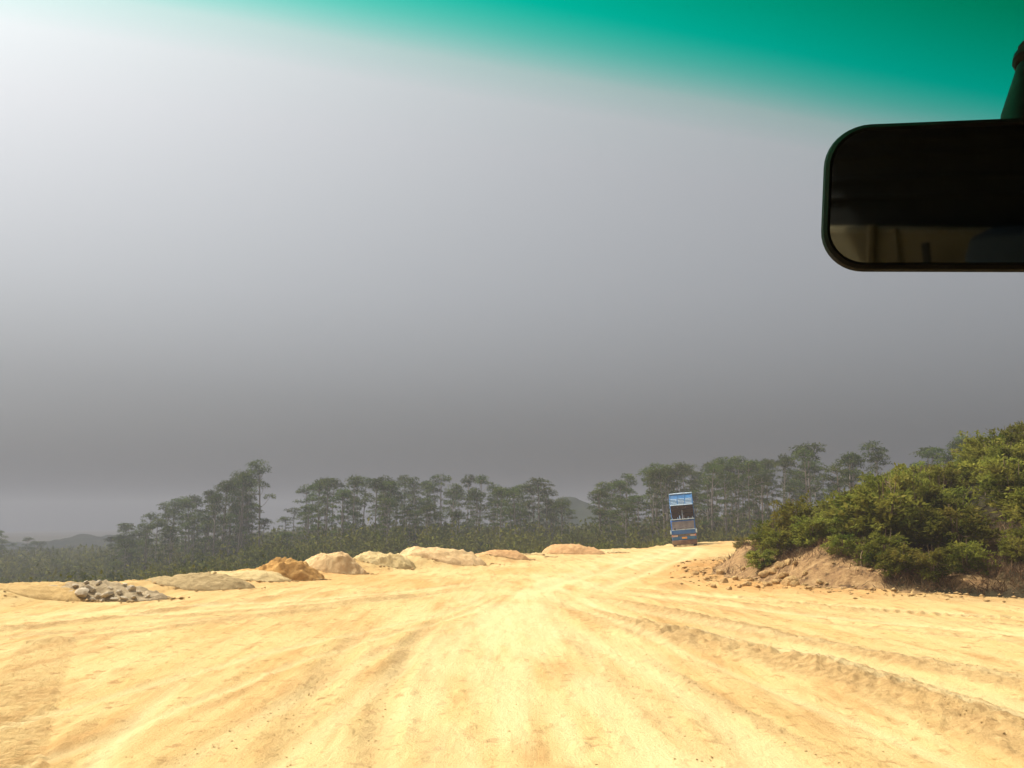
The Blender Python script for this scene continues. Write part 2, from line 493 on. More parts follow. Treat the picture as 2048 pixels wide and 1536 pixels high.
def mat_terrain():
    n = N('hillside_soil_and_litter'); p = pos(n)
    veg = n.ramp(n.noise(p, 0.35, 5, 0.65), [(0.35, (0.030, 0.028, 0.013)), (0.55, (0.058, 0.048, 0.022)), (0.72, (0.11, 0.075, 0.038))])
    f = n.noise(p, 2.6, 6, 0.72)
    soil = n.ramp(f, [(0.33, (0.13, 0.078, 0.038)), (0.44, (0.34, 0.195, 0.085)), (0.58, (0.50, 0.305, 0.13)), (0.75, (0.58, 0.42, 0.22))])
    base = n.mix(n.attrib('soil'), veg, soil)
    return n.principled(base, 0.95, normal=n.bump(n.noise(p, 5, 7, 0.75), 1.0, 0.22), spec=0.1)

def mat_leaf(name, dark, mid, light, transl=0.28, scale=0.9):
    n = N(name)
    oi = n.new('ShaderNodeObjectInfo')
    p = pos(n)
    f = n.noise(p, scale, 3, 0.6)
    c = n.ramp(f, [(0.32, dark), (0.5, mid), (0.7, light)])
    hs = n.new('ShaderNodeHueSaturation')
    n.to(c, hs.inputs['Color'])
    n.to(n.math('ADD', n.math('MULTIPLY', oi.outputs['Random'], 0.65), 0.68), hs.inputs['Value'])
    n.to(n.math('ADD', n.math('MULTIPLY', oi.outputs['Random'], 0.035), 0.482), hs.inputs['Hue'])
    d = n.new('ShaderNodeBsdfDiffuse'); t = n.new('ShaderNodeBsdfTranslucent'); m = n.new('ShaderNodeMixShader')
    n.to(hs.outputs[0], d.inputs[0]); n.to(hs.outputs[0], t.inputs[0])
    m.inputs[0].default_value = transl
    n.to(d.outputs[0], m.inputs[1]); n.to(t.outputs[0], m.inputs[2])
    n.to(m.outputs[0], n.out.inputs['Surface'])
    return n.m

def mat_bark(name, a, b):
    n = N(name); p = objco(n)
    f = n.noise(n.mapping(p, (3, 3, 0.5)), 3.0, 4, 0.6)
    return n.principled(n.ramp(f, [(0.35, a), (0.65, b)]), 0.9, normal=n.bump(f, 0.4, 0.03), spec=0.15)

def mat_plain(name, col, rough=0.6, metal=0.0, var=0.15, scale=6.0, spec=0.4, dust=None, dust_amt=0.5):
    n = N(name); p = objco(n)
    f = n.noise(p, scale, 4, 0.6)
    c = n.ramp(f, [(0.3, tuple(v * (1 - var) for v in col)), (0.7, tuple(min(1, v * (1 + var)) for v in col))])
    if dust:
        c = n.mix(n.ramp(n.noise(p, 2.2, 5, 0.65), [(0.42, 0.0), (0.68, dust_amt)]), c, dust)
    rr = n.ramp(n.noise(p, scale * 2.5, 3), [(0.3, max(0.02, rough - 0.08)), (0.7, min(1, rough + 0.08))])
    return n.principled(c, rr, metal, spec=spec)

M = {}
M['dirt'] = mat_dirt()
M['terrain'] = mat_terrain()
M['mound_ochre'] = mat_mound('ochre_earth', [(0.425, 0.272, 0.103), (0.567, 0.367, 0.139), (0.644, 0.443, 0.188)])
M['mound_grey'] = mat_mound('grey_brown_rubble_earth', [(0.30, 0.22, 0.12), (0.42, 0.315, 0.18), (0.50, 0.39, 0.235)])
M['mound_tan'] = mat_mound('tan_earth', [(0.322, 0.226, 0.103), (0.438, 0.314, 0.145), (0.54, 0.395, 0.2)])
M['mound_cream'] = mat_mound('cream_earth', [(0.517, 0.375, 0.159), (0.665, 0.484, 0.217), (0.739, 0.575, 0.288)])
M['mound_orange'] = mat_mound('orange_earth', [(0.336, 0.174, 0.05), (0.526, 0.286, 0.083), (0.616, 0.37, 0.132)], 3.2)
M['mound_peach'] = mat_mound('peach_earth', [(0.567, 0.357, 0.155), (0.69, 0.455, 0.215), (0.751, 0.559, 0.285)])
M['mound_salmon'] = mat_mound('salmon_orange_earth', [(0.50, 0.27, 0.105), (0.59, 0.335, 0.14), (0.64, 0.41, 0.195)])
M['rock'] = mat_mound('pale_rock', [(0.40, 0.32, 0.21), (0.56, 0.46, 0.31), (0.64, 0.55, 0.40)], 4.0)
M['clod'] = mat_mound('orange_clod_earth', [(0.40, 0.235, 0.09), (0.55, 0.345, 0.14), (0.62, 0.44, 0.20)], 6.0)
M['euc_leaf'] = mat_leaf('eucalyptus_leaf', (0.036, 0.054, 0.013), (0.072, 0.096, 0.022), (0.130, 0.150, 0.032), 0.3, 0.5)
M['euc_bark'] = mat_bark('eucalyptus_bark', (0.16, 0.125, 0.10), (0.34, 0.29, 0.24))
M['under_leaf'] = mat_leaf('undergrowth_leaf', (0.048, 0.060, 0.011), (0.11, 0.112, 0.022), (0.19, 0.165, 0.034), 0.25, 0.16)
M['shrub_leaf'] = mat_leaf('shrub_leaf', (0.075, 0.098, 0.014), (0.175, 0.178, 0.028), (0.295, 0.258, 0.050), 0.45, 0.8)
M['yellow_leaf'] = mat_leaf('yellow_green_leaf', (0.12, 0.13, 0.02), (0.22, 0.20, 0.04), (0.30, 0.25, 0.06), 0.32, 1.5)
M['twig'] = mat_bark('shrub_twig', (0.09, 0.06, 0.035), (0.22, 0.155, 0.09))
M['pale_twig'] = mat_bark('pale_bare_twig', (0.24, 0.17, 0.10), (0.40, 0.30, 0.19))
M['bracken'] = mat_leaf('dead_bracken', (0.10, 0.065, 0.034), (0.19, 0.125, 0.060), (0.30, 0.21, 0.10), 0.2, 1.2)
M['far_wood'] = mat_leaf('far_wooded_slope', (0.014, 0.020, 0.012), (0.022, 0.028, 0.016), (0.034, 0.038, 0.02), 0.0, 0.08)

# ------------------------------------------------------------------ ground: one sheet round the camera, finer where it is near and ahead
def build_ground():
    ang = np.concatenate([np.linspace(-180, -38, 56, endpoint=False), np.linspace(-38, 38, 840, endpoint=False), np.linspace(38, 180, 56, endpoint=False)])
    ang = np.radians(ang)
    rad = np.concatenate([np.geomspace(0.4, 5.5, 16, endpoint=False), np.geomspace(5.5, 130, 500, endpoint=False), np.geomspace(130, 1400, 80)])
    A, RR = np.meshgrid(ang, rad)
    X, Y = (np.sin(A) * RR).ravel(), (np.cos(A) * RR).ravel()
    z, ins, loose, pale, soil, dE, dB, wB = land(X, Y)
    nr, na = RR.shape
    GRID.update(a=ang, r=rad, z=z.reshape(RR.shape))
    V = np.stack([X, Y, z], 1)
    i = np.arange(nr - 1)[:, None]; j = np.arange(na)[None, :]
    j2 = (j + 1) % na
    F = np.stack([i * na + j, i * na + j2, (i + 1) * na + j2, (i + 1) * na + j], -1).reshape(-1, 4)
    # the small disc under the camera
    fin = ins[F].sum(1) >= 3
    toe = np.exp(-(dB / 5.0) ** 2) * (X > 3) * sstep(22, 30, Y) * sstep(60, 45, Y)
    orange = np.clip(toe * 1.5 * (fbm(X / 3.5, Y / 3.5, 91, 3) - 0.2), 0, 1)
    orange = np.maximum(orange, sstep(0.54, 0.72, fbm(X / 5, Y / 9, 93, 4)) * 0.5 * sstep(22, 34, Y))
    for name, sel, mat in (('dirt_road', fin, M['dirt']), ('terrain', ~fin, M['terrain'])):
        f = F[sel]
        used = np.unique(f)
        remap = np.zeros(len(V), np.int32); remap[used] = np.arange(len(used))
        me = mesh_np(name, V[used], remap[f])
        attr(me, 'loose', loose[used]); attr(me, 'pale', pale[used]); attr(me, 'soil', soil[used]); attr(me, 'orange', orange[used])
        tag(link(name, me, mat), kind='structure')
build_ground()

# ------------------------------------------------------------------ far wooded hills
def hill(name, px0, px1, top_px, top_py, Y, depth, seed):
    a, b, t = at(px0, 1045, Y), at(px1, 1045, Y), at(top_px, top_py, Y)
    cx, w, h = t.x, (b.x - a.x) / 2, t.z + 14
    n = 110
    u, v = np.meshgrid(np.linspace(-1.3, 1.3, n * 2), np.linspace(-1.3, 1.3, n))
    prof = np.exp(-1.6 * (u * u + v * v))
    prof = np.clip((prof - 0.05) / 0.95, 0, 1)
    X, Yy = cx + u * w, Y + v * depth
    zz = -16 + (h + 2) * prof * (0.86 + 0.28 * (fbm(u * 2 + seed, v * 2, seed, 3) - 0.5)) + 3.4 * (fbm(X / 6.5, Yy / 6.5, seed + 3, 3) - 0.5) * (prof > 0)
    m, k = X.shape
    i = np.arange(m - 1)[:, None]; j = np.arange(k - 1)[None, :]
    F = np.stack([i * k + j, i * k + j + 1, (i + 1) * k + j + 1, (i + 1) * k + j], -1).reshape(-1, 4)
    me = mesh_np(name, np.stack([X.ravel(), Yy.ravel(), zz.ravel()], 1), F)
    tag(link(name, me, M['far_wood']), kind='structure')
hill('hill', 1000, 1420, 1140, 982, 420, 70, 3)
hill('hill', 60, 420, 195, 1064, 470, 80, 7)
hill('hill', -500, 160, -120, 1070, 520, 80, 13)

# ------------------------------------------------------------------ dumped heaps along the edge
MOUND_BAND = []
def heap(name, xl, xr, ytop, ybase, mat, label, seed, flat=0.5, lump=0.10, group='heaps of earth tipped along the edge', category='earth heap', aspect=0.62, cx_shift=0.0):
    base = on_ground((xl + xr) / 2, ybase)
    half = (xr - xl) / 2 / FPX * base.y * 1.32
    ry = half * aspect
    cy = base.y + ry * 0.92
    cx = at((xl + xr) / 2, ybase, cy).x
    top = at((xl + xr) / 2, ytop, cy).z
    H = max(top - ground_z(cx, cy), top * 0.8)
    nr, na = 46, 120
    rr = np.linspace(0.02, 1.25, nr); aa = np.linspace(0, 2 * np.pi, na, endpoint=False)
    A, RR = np.meshgrid(aa, rr)
    X, Y = cx + np.cos(A) * RR * half, cy + np.sin(A) * RR * ry
    hrd = random.Random(seed)
    k = 1 / (1 - flat)
    prof = np.zeros_like(X)
    cones = [(0, 0, 1.0, 1.0)] + [(hrd.uniform(-.5, .5), hrd.uniform(-.35, .25), hrd.uniform(.45, .7), hrd.uniform(.6, .98)) for _ in range(3 if lump > 0.06 else 1)]
    wx = 0.16 * (fbm(X / (half * 0.6) + 3.1, Y / (half * 0.6), seed + 2, 4) - 0.5) * 2
    wy = 0.16 * (fbm(X / (half * 0.6) - 8.7, Y / (half * 0.6), seed + 3, 4) - 0.5) * 2
    for ox, oy, cr, ch in cones:
        q = np.hypot((np.cos(A) * RR - ox + wx) / cr, (np.sin(A) * RR - oy + wy) / cr)
        v = np.clip((1 - q) * k, 0, 10)
        v = np.minimum(v, 1.0) - 0.08 * np.exp(-((v - 1) / 0.25) ** 2)
        prof = np.maximum(prof, np.clip(v, 0, 1) * ch)
    crown = 1 + (0.16 + lump) * (fbm(X / (half * 0.5) + seed, Y / (half * 0.5), seed + 5, 4) - 0.5) * 1.6
    gz = land(X.ravel(), Y.ravel())[0].reshape(X.shape)
    gz = np.maximum(gz, -1.2)
    z = gz * (1 - np.clip(prof, 0, 1)) + H * prof * crown * 1.0
    z += (0.10 + 0.5 * lump) * np.abs(fbm(X / 0.34, Y / 0.34, seed + 19, 4) - 0.5) * 1.6 * sstep(0.0, 0.25, prof)
    z += (0.08 + lump) * H * 1.5 * (fbm(X / 0.5, Y / 0.5, seed + 9, 4) - 0.5) * sstep(0.0, 0.2, prof) - 0.10 * sstep(0.06, 0.0, prof)
    me_v = np.stack([X.ravel() - cx, Y.ravel() - cy, z.ravel()], 1)
    me_v = np.vstack([me_v, [[0, 0, float(z[0].mean())]]])
    i = np.arange(nr - 1)[:, None]; j = np.arange(na)[None, :]
    F = np.stack([i * na + j, i * na + (j + 1) % na, (i + 1) * na + (j + 1) % na, (i + 1) * na + j], -1).reshape(-1, 4)
    c = len(me_v) - 1
    tri = np.array([[c, k2, (k2 + 1) % na, (k2 + 1) % na] for k2 in range(0)], np.int32).reshape(-1, 4)
    me = mesh_np(name, me_v[:-1], F)
    bm = bmesh.new(); bm.from_mesh(me); bm.verts.ensure_lookup_table()
    bm.faces.new([bm.verts[k2] for k2 in range(na)])
    bmesh.ops.recalc_face_normals(bm, faces=bm.faces)
    for f in bm.faces: f.smooth = True
    bm.to_mesh(me); bm.free()
    o = link(name, me, mat, loc=(cx, cy, 0))
    tag(o, label, category, group)
    return o, (cx, cy, half, ry, H, z, X, Y)

heap('earth_heap', 235, 345, 1158, 1186, M['mound_ochre'], 'low yellow earth heap between the rubble heap and the grey tan heap', 31, 0.4)
heap('earth_heap', -130, 225, 1161, 1212, M['mound_ochre'], 'long smooth ochre earth heap at the left edge of the picture', 32, 0.62, 0.05)
rub_obj, rub = heap('rubble_heap', 96, 318, 1158, 1209, M['mound_grey'], 'grey brown heap of rubble studded with pale rocks', 33, 0.25, 0.20, category='rubble heap', aspect=0.5)
heap('earth_heap', 425, 565, 1139, 1167, M['mound_cream'], 'smooth pale yellow earth heap behind the grey tan heap', 34, 0.55, 0.05)
heap('earth_heap', 292, 482, 1144, 1187, M['mound_tan'], 'rounded grey tan earth heap right of the rubble heap', 35, 0.45, 0.12)
heap('earth_heap', 518, 628, 1118, 1163, M['mound_orange'], 'rough dark orange earth heap, the most orange of the row', 36, 0.5, 0.26)
heap('earth_heap', 604, 718, 1105, 1149, M['mound_peach'], 'pale peach earth heap with flat top right of the dark orange heap', 37, 0.55, 0.14)
heap('earth_heap', 700, 812, 1104, 1141, M['mound_cream'], 'low cream earth heap with bumpy crest left of the broadest heap', 38, 0.52, 0.2)
heap('earth_heap', 783, 955, 1093, 1133, M['mound_peach'], 'broadest cream earth heap near the middle of the row', 39, 0.5, 0.18)
heap('earth_heap', 955, 1052, 1096, 1124, M['mound_salmon'], 'small flat-topped peach orange heap standing alone with a gap on its left', 40, 0.42, 0.05)
heap('earth_heap', 1032, 1100, 1108, 1117, M['mound_cream'], 'very low cream earth heap between two flat-topped orange heaps', 41, 0.4, 0.15)
heap('earth_heap', 1078, 1192, 1085, 1110, M['mound_salmon'], 'flat-topped peach orange heap nearest the dump truck', 42, 0.42, 0.05)
heap('earth_heap', 1176, 1240, 1099, 1107, M['mound_cream'], 'last and lowest earth lump of the row towards the dump truck', 43, 0.4, 0.15)

# angular rocks, a few shapes shared
def rock_mesh(seed, cuts=1):
    rnd = random.Random(seed)
    bm = bmesh.new()
    bmesh.ops.create_icosphere(bm, subdivisions=1 + cuts, radius=1.0)
    planes = [Vector((rnd.gauss(0, 1), rnd.gauss(0, 1), rnd.gauss(0, 1))).normalized() for _ in range(9)]
    dist = [rnd.uniform(0.5, 0.85) for _ in planes]
    for v in bm.verts:
        for pl, d in zip(planes, dist):
            e = v.co.dot(pl) - d
            if e > 0: v.co -= pl * e * 0.95
        v.co += Vector((rnd.uniform(-1, 1), rnd.uniform(-1, 1), rnd.uniform(-1, 1))) * 0.04
    me = bpy.data.meshes.new('rock'); bm.to_mesh(me); bm.free()
    return me
ROCKS = [rock_mesh(s) for s in range(6)]
CLODS = [rock_mesh(s + 40, 1) for s in range(5)]
for m_ in ROCKS: m_.materials.append(M['rock'])
for m_ in CLODS: m_.materials.append(M['clod'])

rnd = random.Random(5)
cx, cy, half, ry, H, zz, XX, YY = rub
spots = [(165, 1190, .34), (180, 1180, .26), (198, 1168, .22), (262, 1180, .26), (140, 1187, .22), (215, 1192, .25), (110, 1207, .24), (247, 1198, .18), (135, 1200, .16), (185, 1206, .2), (228, 1200, .17),
         (268, 1196, .17), (150, 1176, .16), (172, 1166, .16), (238, 1186, .18), (205, 1204, .15), (160, 1206, .15), (122, 1198, .17), (278, 1186, .14), (220, 1178, .15), (195, 1195, .2), (250, 1172, .15), (295, 1194, .13), (145, 1210, .14)]
flatz, fx, fy = zz.ravel(), XX.ravel(), YY.ravel()
for i, (px, py, s) in enumerate(spots):
    s *= 0.62
    # walk the sight line until it meets the heap
    best = None
    for t in np.linspace(cy - ry * 1.25, cy + ry * 0.6, 80):
        p = at(px, py, t)
        k = np.argmin((fx - p.x) ** 2 + (fy - p.y) ** 2)
        if p.z <= flatz[k]:
            best = (p.x, p.y, flatz[k]); break
    if best is None: continue
    o = link('rock', ROCKS[i % 6], None, rub_obj)
    o.location = (best[0] - cx, best[1] - cy, best[2] + s * 0.12)
    o.scale = (s * rnd.uniform(0.9, 1.35), s * rnd.uniform(0.7, 1.0), s * rnd.uniform(0.5, 0.75))
    o.rotation_euler = (rnd.uniform(-.5, .5), rnd.uniform(-.5, .5), rnd.uniform(0, 6.28))

# clods of orange earth that rolled off the cut bank
clod_px = [(1392, 1150, .24), (1412, 1160, .2), (1440, 1148, .26), (1448, 1166, .22), (1470, 1158, .2), (1492, 1172, .2), (1502, 1162, .18), (1530, 1152, .3), (1548, 1146, .24), (1560, 1134, .34), (1575, 1130, .28), (1592, 1132, .22),
           (1552, 1166, .24), (1566, 1158, .3), (1580, 1168, .42), (1592, 1172, .24), (1534, 1172, .22), (1515, 1176, .16), (1478, 1176, .16), (1458, 1180, .14), (1428, 1176, .16), (1618, 1178, .18), (1640, 1170, .2), (1610, 1150, .2), (1485, 1140, .2), (1505, 1130, .16)]
for i, (px, py, s) in enumerate(clod_px):
    s *= 0.8
    best = None
    for t in np.linspace(26, 60, 300):
        p = at(px, py, t)
        if p.z <= ground_z(p.x, p.y): best = p; break
    if best is None: continue
    o = link('earth_clod', CLODS[i % 5])
    o.location = (best.x, best.y, ground_z(best.x, best.y) + s * 0.22)
    o.scale = (s * rnd.uniform(0.8, 1.25), s * rnd.uniform(0.7, 1.1), s * rnd.uniform(0.6, 0.85))
    o.rotation_euler = (rnd.uniform(-.6, .6), rnd.uniform(-.6, .6), rnd.uniform(0, 6.28))
    if px == 1580:
        tag(o, 'largest round earth clod at the foot of the cut bank', 'clod', 'earth clods below the cut bank')
    elif px == 1560:
        tag(o, 'topmost orange clod perched on the rim of the dark hollow', 'clod', 'earth clods below the cut bank')
    else:
        tag(o, 'lumpy orange earth clod lying at the foot of the cut bank', 'clod', 'earth clods below the cut bank')

# crumbs of earth on the ridges: real little lumps, nobody could count them
def crumbs():
    rs = np.random.RandomState(4)
    pts, size = [], []
    for pts_l, w, h, l in RUTS:
        if l < 0.5: continue
        L = np.array(pts_l); seg = np.hypot(*(L[1:] - L[:-1]).T)
        n = int(seg.sum() * (60 if h > 0.1 else 16))
        s = rs.uniform(0, seg.sum(), n); cum = np.concatenate([[0], np.cumsum(seg)])
        k = np.clip(np.searchsorted(cum, s) - 1, 0, len(seg) - 1)
        t = (s - cum[k]) / seg[k]
        P = L[k] * (1 - t)[:, None] + L[k + 1] * t[:, None] + rs.normal(0, w * 0.55, (n, 2))
        pts.append(P); size.append(rs.gamma(1.5, 0.0045, n) + 0.003)
    n = 500
    a, r = rs.uniform(-0.6, 0.6, n), np.exp(rs.uniform(np.log(7), np.log(40), n))
    pts.append(np.stack([np.sin(a) * r, np.cos(a) * r], 1)); size.append(rs.gamma(1.4, 0.004, n) + 0.003)
    for o_ in [q for q in bpy.data.objects if q.name.startswith(('earth_heap', 'rubble_heap'))]:
        n = 130
        w_ = o_.dimensions.x * 0.5; d_ = o_.dimensions.y * 0.5
        a_ = rs.uniform(np.pi * 0.95, np.pi * 2.05, n); q_ = rs.normal(0.80, 0.12, n)
        pts.append(np.stack([o_.location.x + np.cos(a_) * q_ * w_, o_.location.y + np.sin(a_) * q_ * d_], 1)); size.append(rs.gamma(1.6, 0.02, n) + 0.01)
    n_keep = len(pts)
    n = 900                                           # spill at the foot of the bank
    Bp = np.array([p for p in BANK if 25 < p[1] < 62 and p[0] < 20])
    k = rs.randint(0, len(Bp) - 1, n); t = rs.uniform(0, 1, n)
    P = Bp[k] * (1 - t)[:, None] + Bp[k + 1] * t[:, None] + rs.normal(0, 0.9, (n, 2)) + np.array([-0.6, -0.2])
    pts.append(P); size.append(rs.gamma(1.6, 0.022, n) + 0.008)
    size[:-14] = [np.minimum(q, 0.014) for q in size[:-14]]
    P = np.concatenate(pts); S = np.minimum(np.concatenate(size), 0.12)
    Z = land(P[:, 0], P[:, 1])[0]
    octv = np.array([(1, 0, 0), (0, 1, 0), (-1, 0, 0), (0, -1, 0), (0, 0, 1), (0, 0, -1)], float)
    octf = np.array([(0, 1, 4), (1, 2, 4), (2, 3, 4), (3, 0, 4), (1, 0, 5), (2, 1, 5), (3, 2, 5), (0, 3, 5)])
    m = len(P)
    V = octv[None] * (S[:, None, None] * rs.uniform(0.6, 1.4, (m, 6, 1)))
    th = rs.uniform(0, 6.28, m); c, s = np.cos(th)[:, None], np.sin(th)[:, None]
    V = np.stack([V[..., 0] * c - V[..., 1] * s, V[..., 0] * s + V[..., 1] * c, V[..., 2] * 0.45], -1)
    V += np.stack([P[:, 0], P[:, 1], Z + S * 0.3], 1)[:, None]
    F = (octf[None] + (np.arange(m) * 6)[:, None, None]).reshape(-1, 3)
    tag(link('earth_crumbs', mesh_np('earth_crumbs', V.reshape(-1, 3), F, False), M['clod']), 'small crumbs of yellow earth strewn over the wheel tracks', 'earth', kind='stuff')
crumbs()

# ------------------------------------------------------------------ leaves
def leaf_quads(P, D, Nn, L, W):
    """P base points, D direction, Nn rough normal, lengths, widths -> diamond leaves"""
    D = D / (np.linalg.norm(D, axis=1, keepdims=True) + 1e-9)
    S = np.cross(D, Nn); S /= (np.linalg.norm(S, axis=1, keepdims=True) + 1e-9)
    L = np.asarray(L)[:, None]; W = np.asarray(W)[:, None]
    V = np.stack([P, P + D * L * 0.45 + S * W * 0.5, P + D * L, P + D * L * 0.45 - S * W * 0.5], 1)
    F = np.arange(len(P) * 4).reshape(-1, 4)
    return V.reshape(-1, 3), F

def join(parts):
    V, F, k = [], [], 0
    for v, f in parts:
        V.append(v); F.append(f + k); k += len(v)
    return np.concatenate(V), np.concatenate(F)

def unit(rs, n):
    v = rs.normal(0, 1, (n, 3))
    return v / np.linalg.norm(v, axis=1, keepdims=True)

def pad(rs, c, rx, rz, n, L, W):
    """a flattened domed tuft of leaves, thick on top, ragged below"""
    a = rs.uniform(0, 6.283, n); q = np.sqrt(rs.uniform(0, 1, n)) ** 0.9
    h = np.sqrt(np.clip(1 - q ** 2, 0, 1)) * rs.uniform(0.25, 1.0, n) - 0.28 * q * rs.uniform(0, 1, n)
    wob = 1 + 0.25 * np.sin(a * 3 + rs.uniform(0, 6)) + 0.15 * np.sin(a * 5 + rs.uniform(0, 6))
    P = np.stack([np.cos(a) * q * rx * wob, np.sin(a) * q * rx * wob, h * rz], 1) + c
    D = np.stack([np.cos(a), np.sin(a), rs.uniform(-0.9, 0.5, n)], 1) + rs.normal(0, 0.6, (n, 3))
    Nn = np.array([0, 0, 1.0]) + rs.normal(0, 0.55, (n, 3))
    return leaf_quads(P, D, Nn, L * rs.uniform(0.6, 1.4, n), W * rs.uniform(0.6, 1.4, n))

def euc_variant(seed, style):
    """a slim plantation eucalyptus, 16 m: bare trunk, pads of leaves at the ends of rising limbs, an umbrella on top"""
    rs = np.random.RandomState(seed); rd = random.Random(seed)
    H = 16.0
    lean = rd.uniform(-0.5, 0.5), rd.uniform(-0.5, 0.5)
    def tr(t): return Vector((lean[0] * t * t + 0.12 * math.sin(t * 5 + seed), lean[1] * t * t + 0.10 * math.cos(t * 4 + seed), H * t))
    b = B()
    b.tube([tr(t) for t in np.linspace(0, 0.97, 12)], [0.17 * (1 - 0.8 * t) + 0.02 for t in np.linspace(0, 0.97, 12)], 7)
    parts = []
    lo = {'tall': 0.46, 'full': 0.26, 'bare': 0.68}[style]
    npad = {'tall': 10, 'full': 14, 'bare': 6}[style]
    ang = rd.uniform(0, 6.28)
    for i in range(npad):
        f = i / (npad - 1)
        t = lo + (0.95 - lo) * f ** 0.85
        ang += 2.4 + rd.uniform(-0.5, 0.5)
        reach = rd.uniform(0.5, 1.15) * (0.55 + 1.35 * math.sin(math.pi * min(0.97, f ** 0.8 * 0.86 + 0.06))) * {'tall': 1.0, 'full': 1.15, 'bare': 1.0}[style]
        a = tr(t - 0.06)
        c = tr(t) + Vector((math.cos(ang) * reach, math.sin(ang) * reach, 0.25 * reach + rd.uniform(-0.2, 0.3)))
        mid = (a + c) / 2 + Vector((0, 0, -0.15))
        b.tube([a, mid, c], [0.05, 0.035, 0.02], 4)
        rx = rd.uniform(0.42, 0.95) * (1.0 if f > 0.4 else 0.85)
        parts.append(pad(rs, np.array(c), rx, rx * 0.8, int(150 * rx), 0.34, 0.13))
    top = tr(0.97)
    for k in range(5):
        c = top + Vector(((k % 2 * 2 - 1) * rd.uniform(0.1, 1.15) * (k > 0), rd.uniform(-1.1, 1.1) * (k > 0), -0.28 * k + rd.uniform(0, 0.25)))
        b.tube([tr(0.9), c], [0.05, 0.02], 4)
        parts.append(pad(rs, np.array(c), rd.uniform(0.75, 1.1), 0.72, 115, 0.34, 0.13))
    V, F = join(parts)
    crown = mesh_np('crown', V, F, False); crown.materials.append(M['euc_leaf'])
    trunk = b.mesh('trunk', True); trunk.materials.append(M['euc_bark'])
    return trunk, crown

EUC = [euc_variant(100 + i, s) for i, s in enumerate(['tall', 'full', 'tall', 'full', 'bare', 'tall', 'full', 'bare'])]

def place_euc(x, y, top, var, label, group, width=1.0):
    g = ground_z(x, y)
    h = max(top - g, 5.0)
    o = thing('eucalyptus_tree', (x, y, g - 0.2), label, 'tree', group, rnd.uniform(0, 6.28))
    s = (h + 0.2) / 16.6
    w = (0.55 + 0.45 * s) * width
    for nm, me in (('trunk', EUC[var][0]), ('crown', EUC[var][1])):
        c = bpy.data.objects.new(nm, me); COL.objects.link(c); c.parent = o
    o.scale = (w, w, s)
    return o

ONES = ['first', 'second', 'third', 'fourth', 'fifth', 'sixth', 'seventh', 'eighth', 'ninth', 'tenth', 'eleventh', 'twelfth', 'thirteenth', 'fourteenth', 'fifteenth', 'sixteenth', 'seventeenth', 'eighteenth', 'nineteenth']
def nth_word(k):
    if k < 19: return ONES[k]
    t, r = divmod(k + 1, 10)
    return ['', '', 'twent', 'thirt', 'fort', 'fift'][t] + ('ieth' if r == 0 else 'y-' + ONES[r - 1])

def grove(prof, Y0, Y1, n, label, short, group, variants, seed, under=18, min_gap=1.9, width=1.0):
    """prof: skyline of the grove as (pixel x, pixel y); a front to back stand whose tallest trees reach it"""
    rd = random.Random(seed)
    xs, ys = [p[0] for p in prof], [p[1] for p in prof]
    put, tries, crest = [], 0, []
    while len(put) < n and tries < n * 60:
        tries += 1
        px = rd.uniform(xs[0], xs[-1]); Y = rd.uniform(Y0, Y1)
        i = len(put)
        lift = 0 if i < n * 0.36 else rd.uniform(under * 0.4, under * 4.0)
        py = np.interp(px, xs, ys) + lift + rd.uniform(-5, 9)
        p = at(px, py, Y)
        if any((p.x - q[0]) ** 2 + (p.y - q[1]) ** 2 < min_gap ** 2 for q in put): continue
        put.append((p.x, p.y))
        o = place_euc(p.x, p.y, p.z, rd.choice(variants) if not lift else rd.choice([1, 3, 6, 6]), 'lower ' + label, group, width)
        if not lift: crest.append((px, o))
    for k, (px, o) in enumerate(sorted(crest, key=lambda c: c[0])):
        nth = nth_word(k)
        o['label'] = short + ', ' + nth + ' skyline tree from left'

G_L, G_M, G_R = 'eucalyptus grove on the left slope', 'eucalyptus grove in the middle', 'eucalyptus grove behind the dump truck'
p = at(524, 916, 172); place_euc(p.x, p.y, p.z, 5, 'tallest eucalyptus of the left grove, standing at its right end', G_L, 1.1)
p = at(497, 936, 176); place_euc(p.x, p.y, p.z, 2, 'second tallest eucalyptus, just left of the tallest one in the left grove', G_L)
p = at(484, 938, 168); place_euc(p.x, p.y, p.z, 0, 'slim eucalyptus third from the right end of the left grove', G_L)
grove([(222, 1068), (258, 1040), (330, 1002), (400, 985), (450, 962), (480, 945), (512, 955)], 160, 205, 58, 'slim eucalyptus in the sloping left grove, below its tallest trees', 'slim eucalyptus of the sloping left grove', G_L, [0, 1, 2, 3, 5, 6], 1)
p = at(524, 1034, 166); place_euc(p.x, p.y, p.z, 4, 'short eucalyptus under the tallest tree of the left grove', G_L)
p = at(936, 945, 178); place_euc(p.x, p.y, p.z, 4, 'left one of two bare-stemmed twin eucalyptus above the middle grove', G_M)
p = at(960, 945, 178); place_euc(p.x, p.y, p.z, 7, 'right one of two bare-stemmed twin eucalyptus above the middle grove', G_M)
p = at(1076, 952, 170); place_euc(p.x, p.y, p.z, 6, 'broad eucalyptus at the right end of the middle grove', G_M, 1.5)
p = at(882, 944, 176); place_euc(p.x, p.y, p.z, 1, 'round-topped eucalyptus left of the bare-stemmed twins', G_M, 1.15)
grove([(558, 1036), (585, 990), (620, 952), (720, 952), (800, 952), (850, 950), (900, 966), (990, 968), (1040, 962), (1095, 968), (1150, 1020)], 150, 205, 100, 'eucalyptus of the middle grove between the left slope and the truck', 'eucalyptus of the middle grove', G_M, [0, 1, 2, 3, 5, 6], 2)
p = at(1612, 883, 138); place_euc(p.x, p.y, p.z, 6, 'tallest broad eucalyptus of the grove behind the truck', G_R, 1.4)
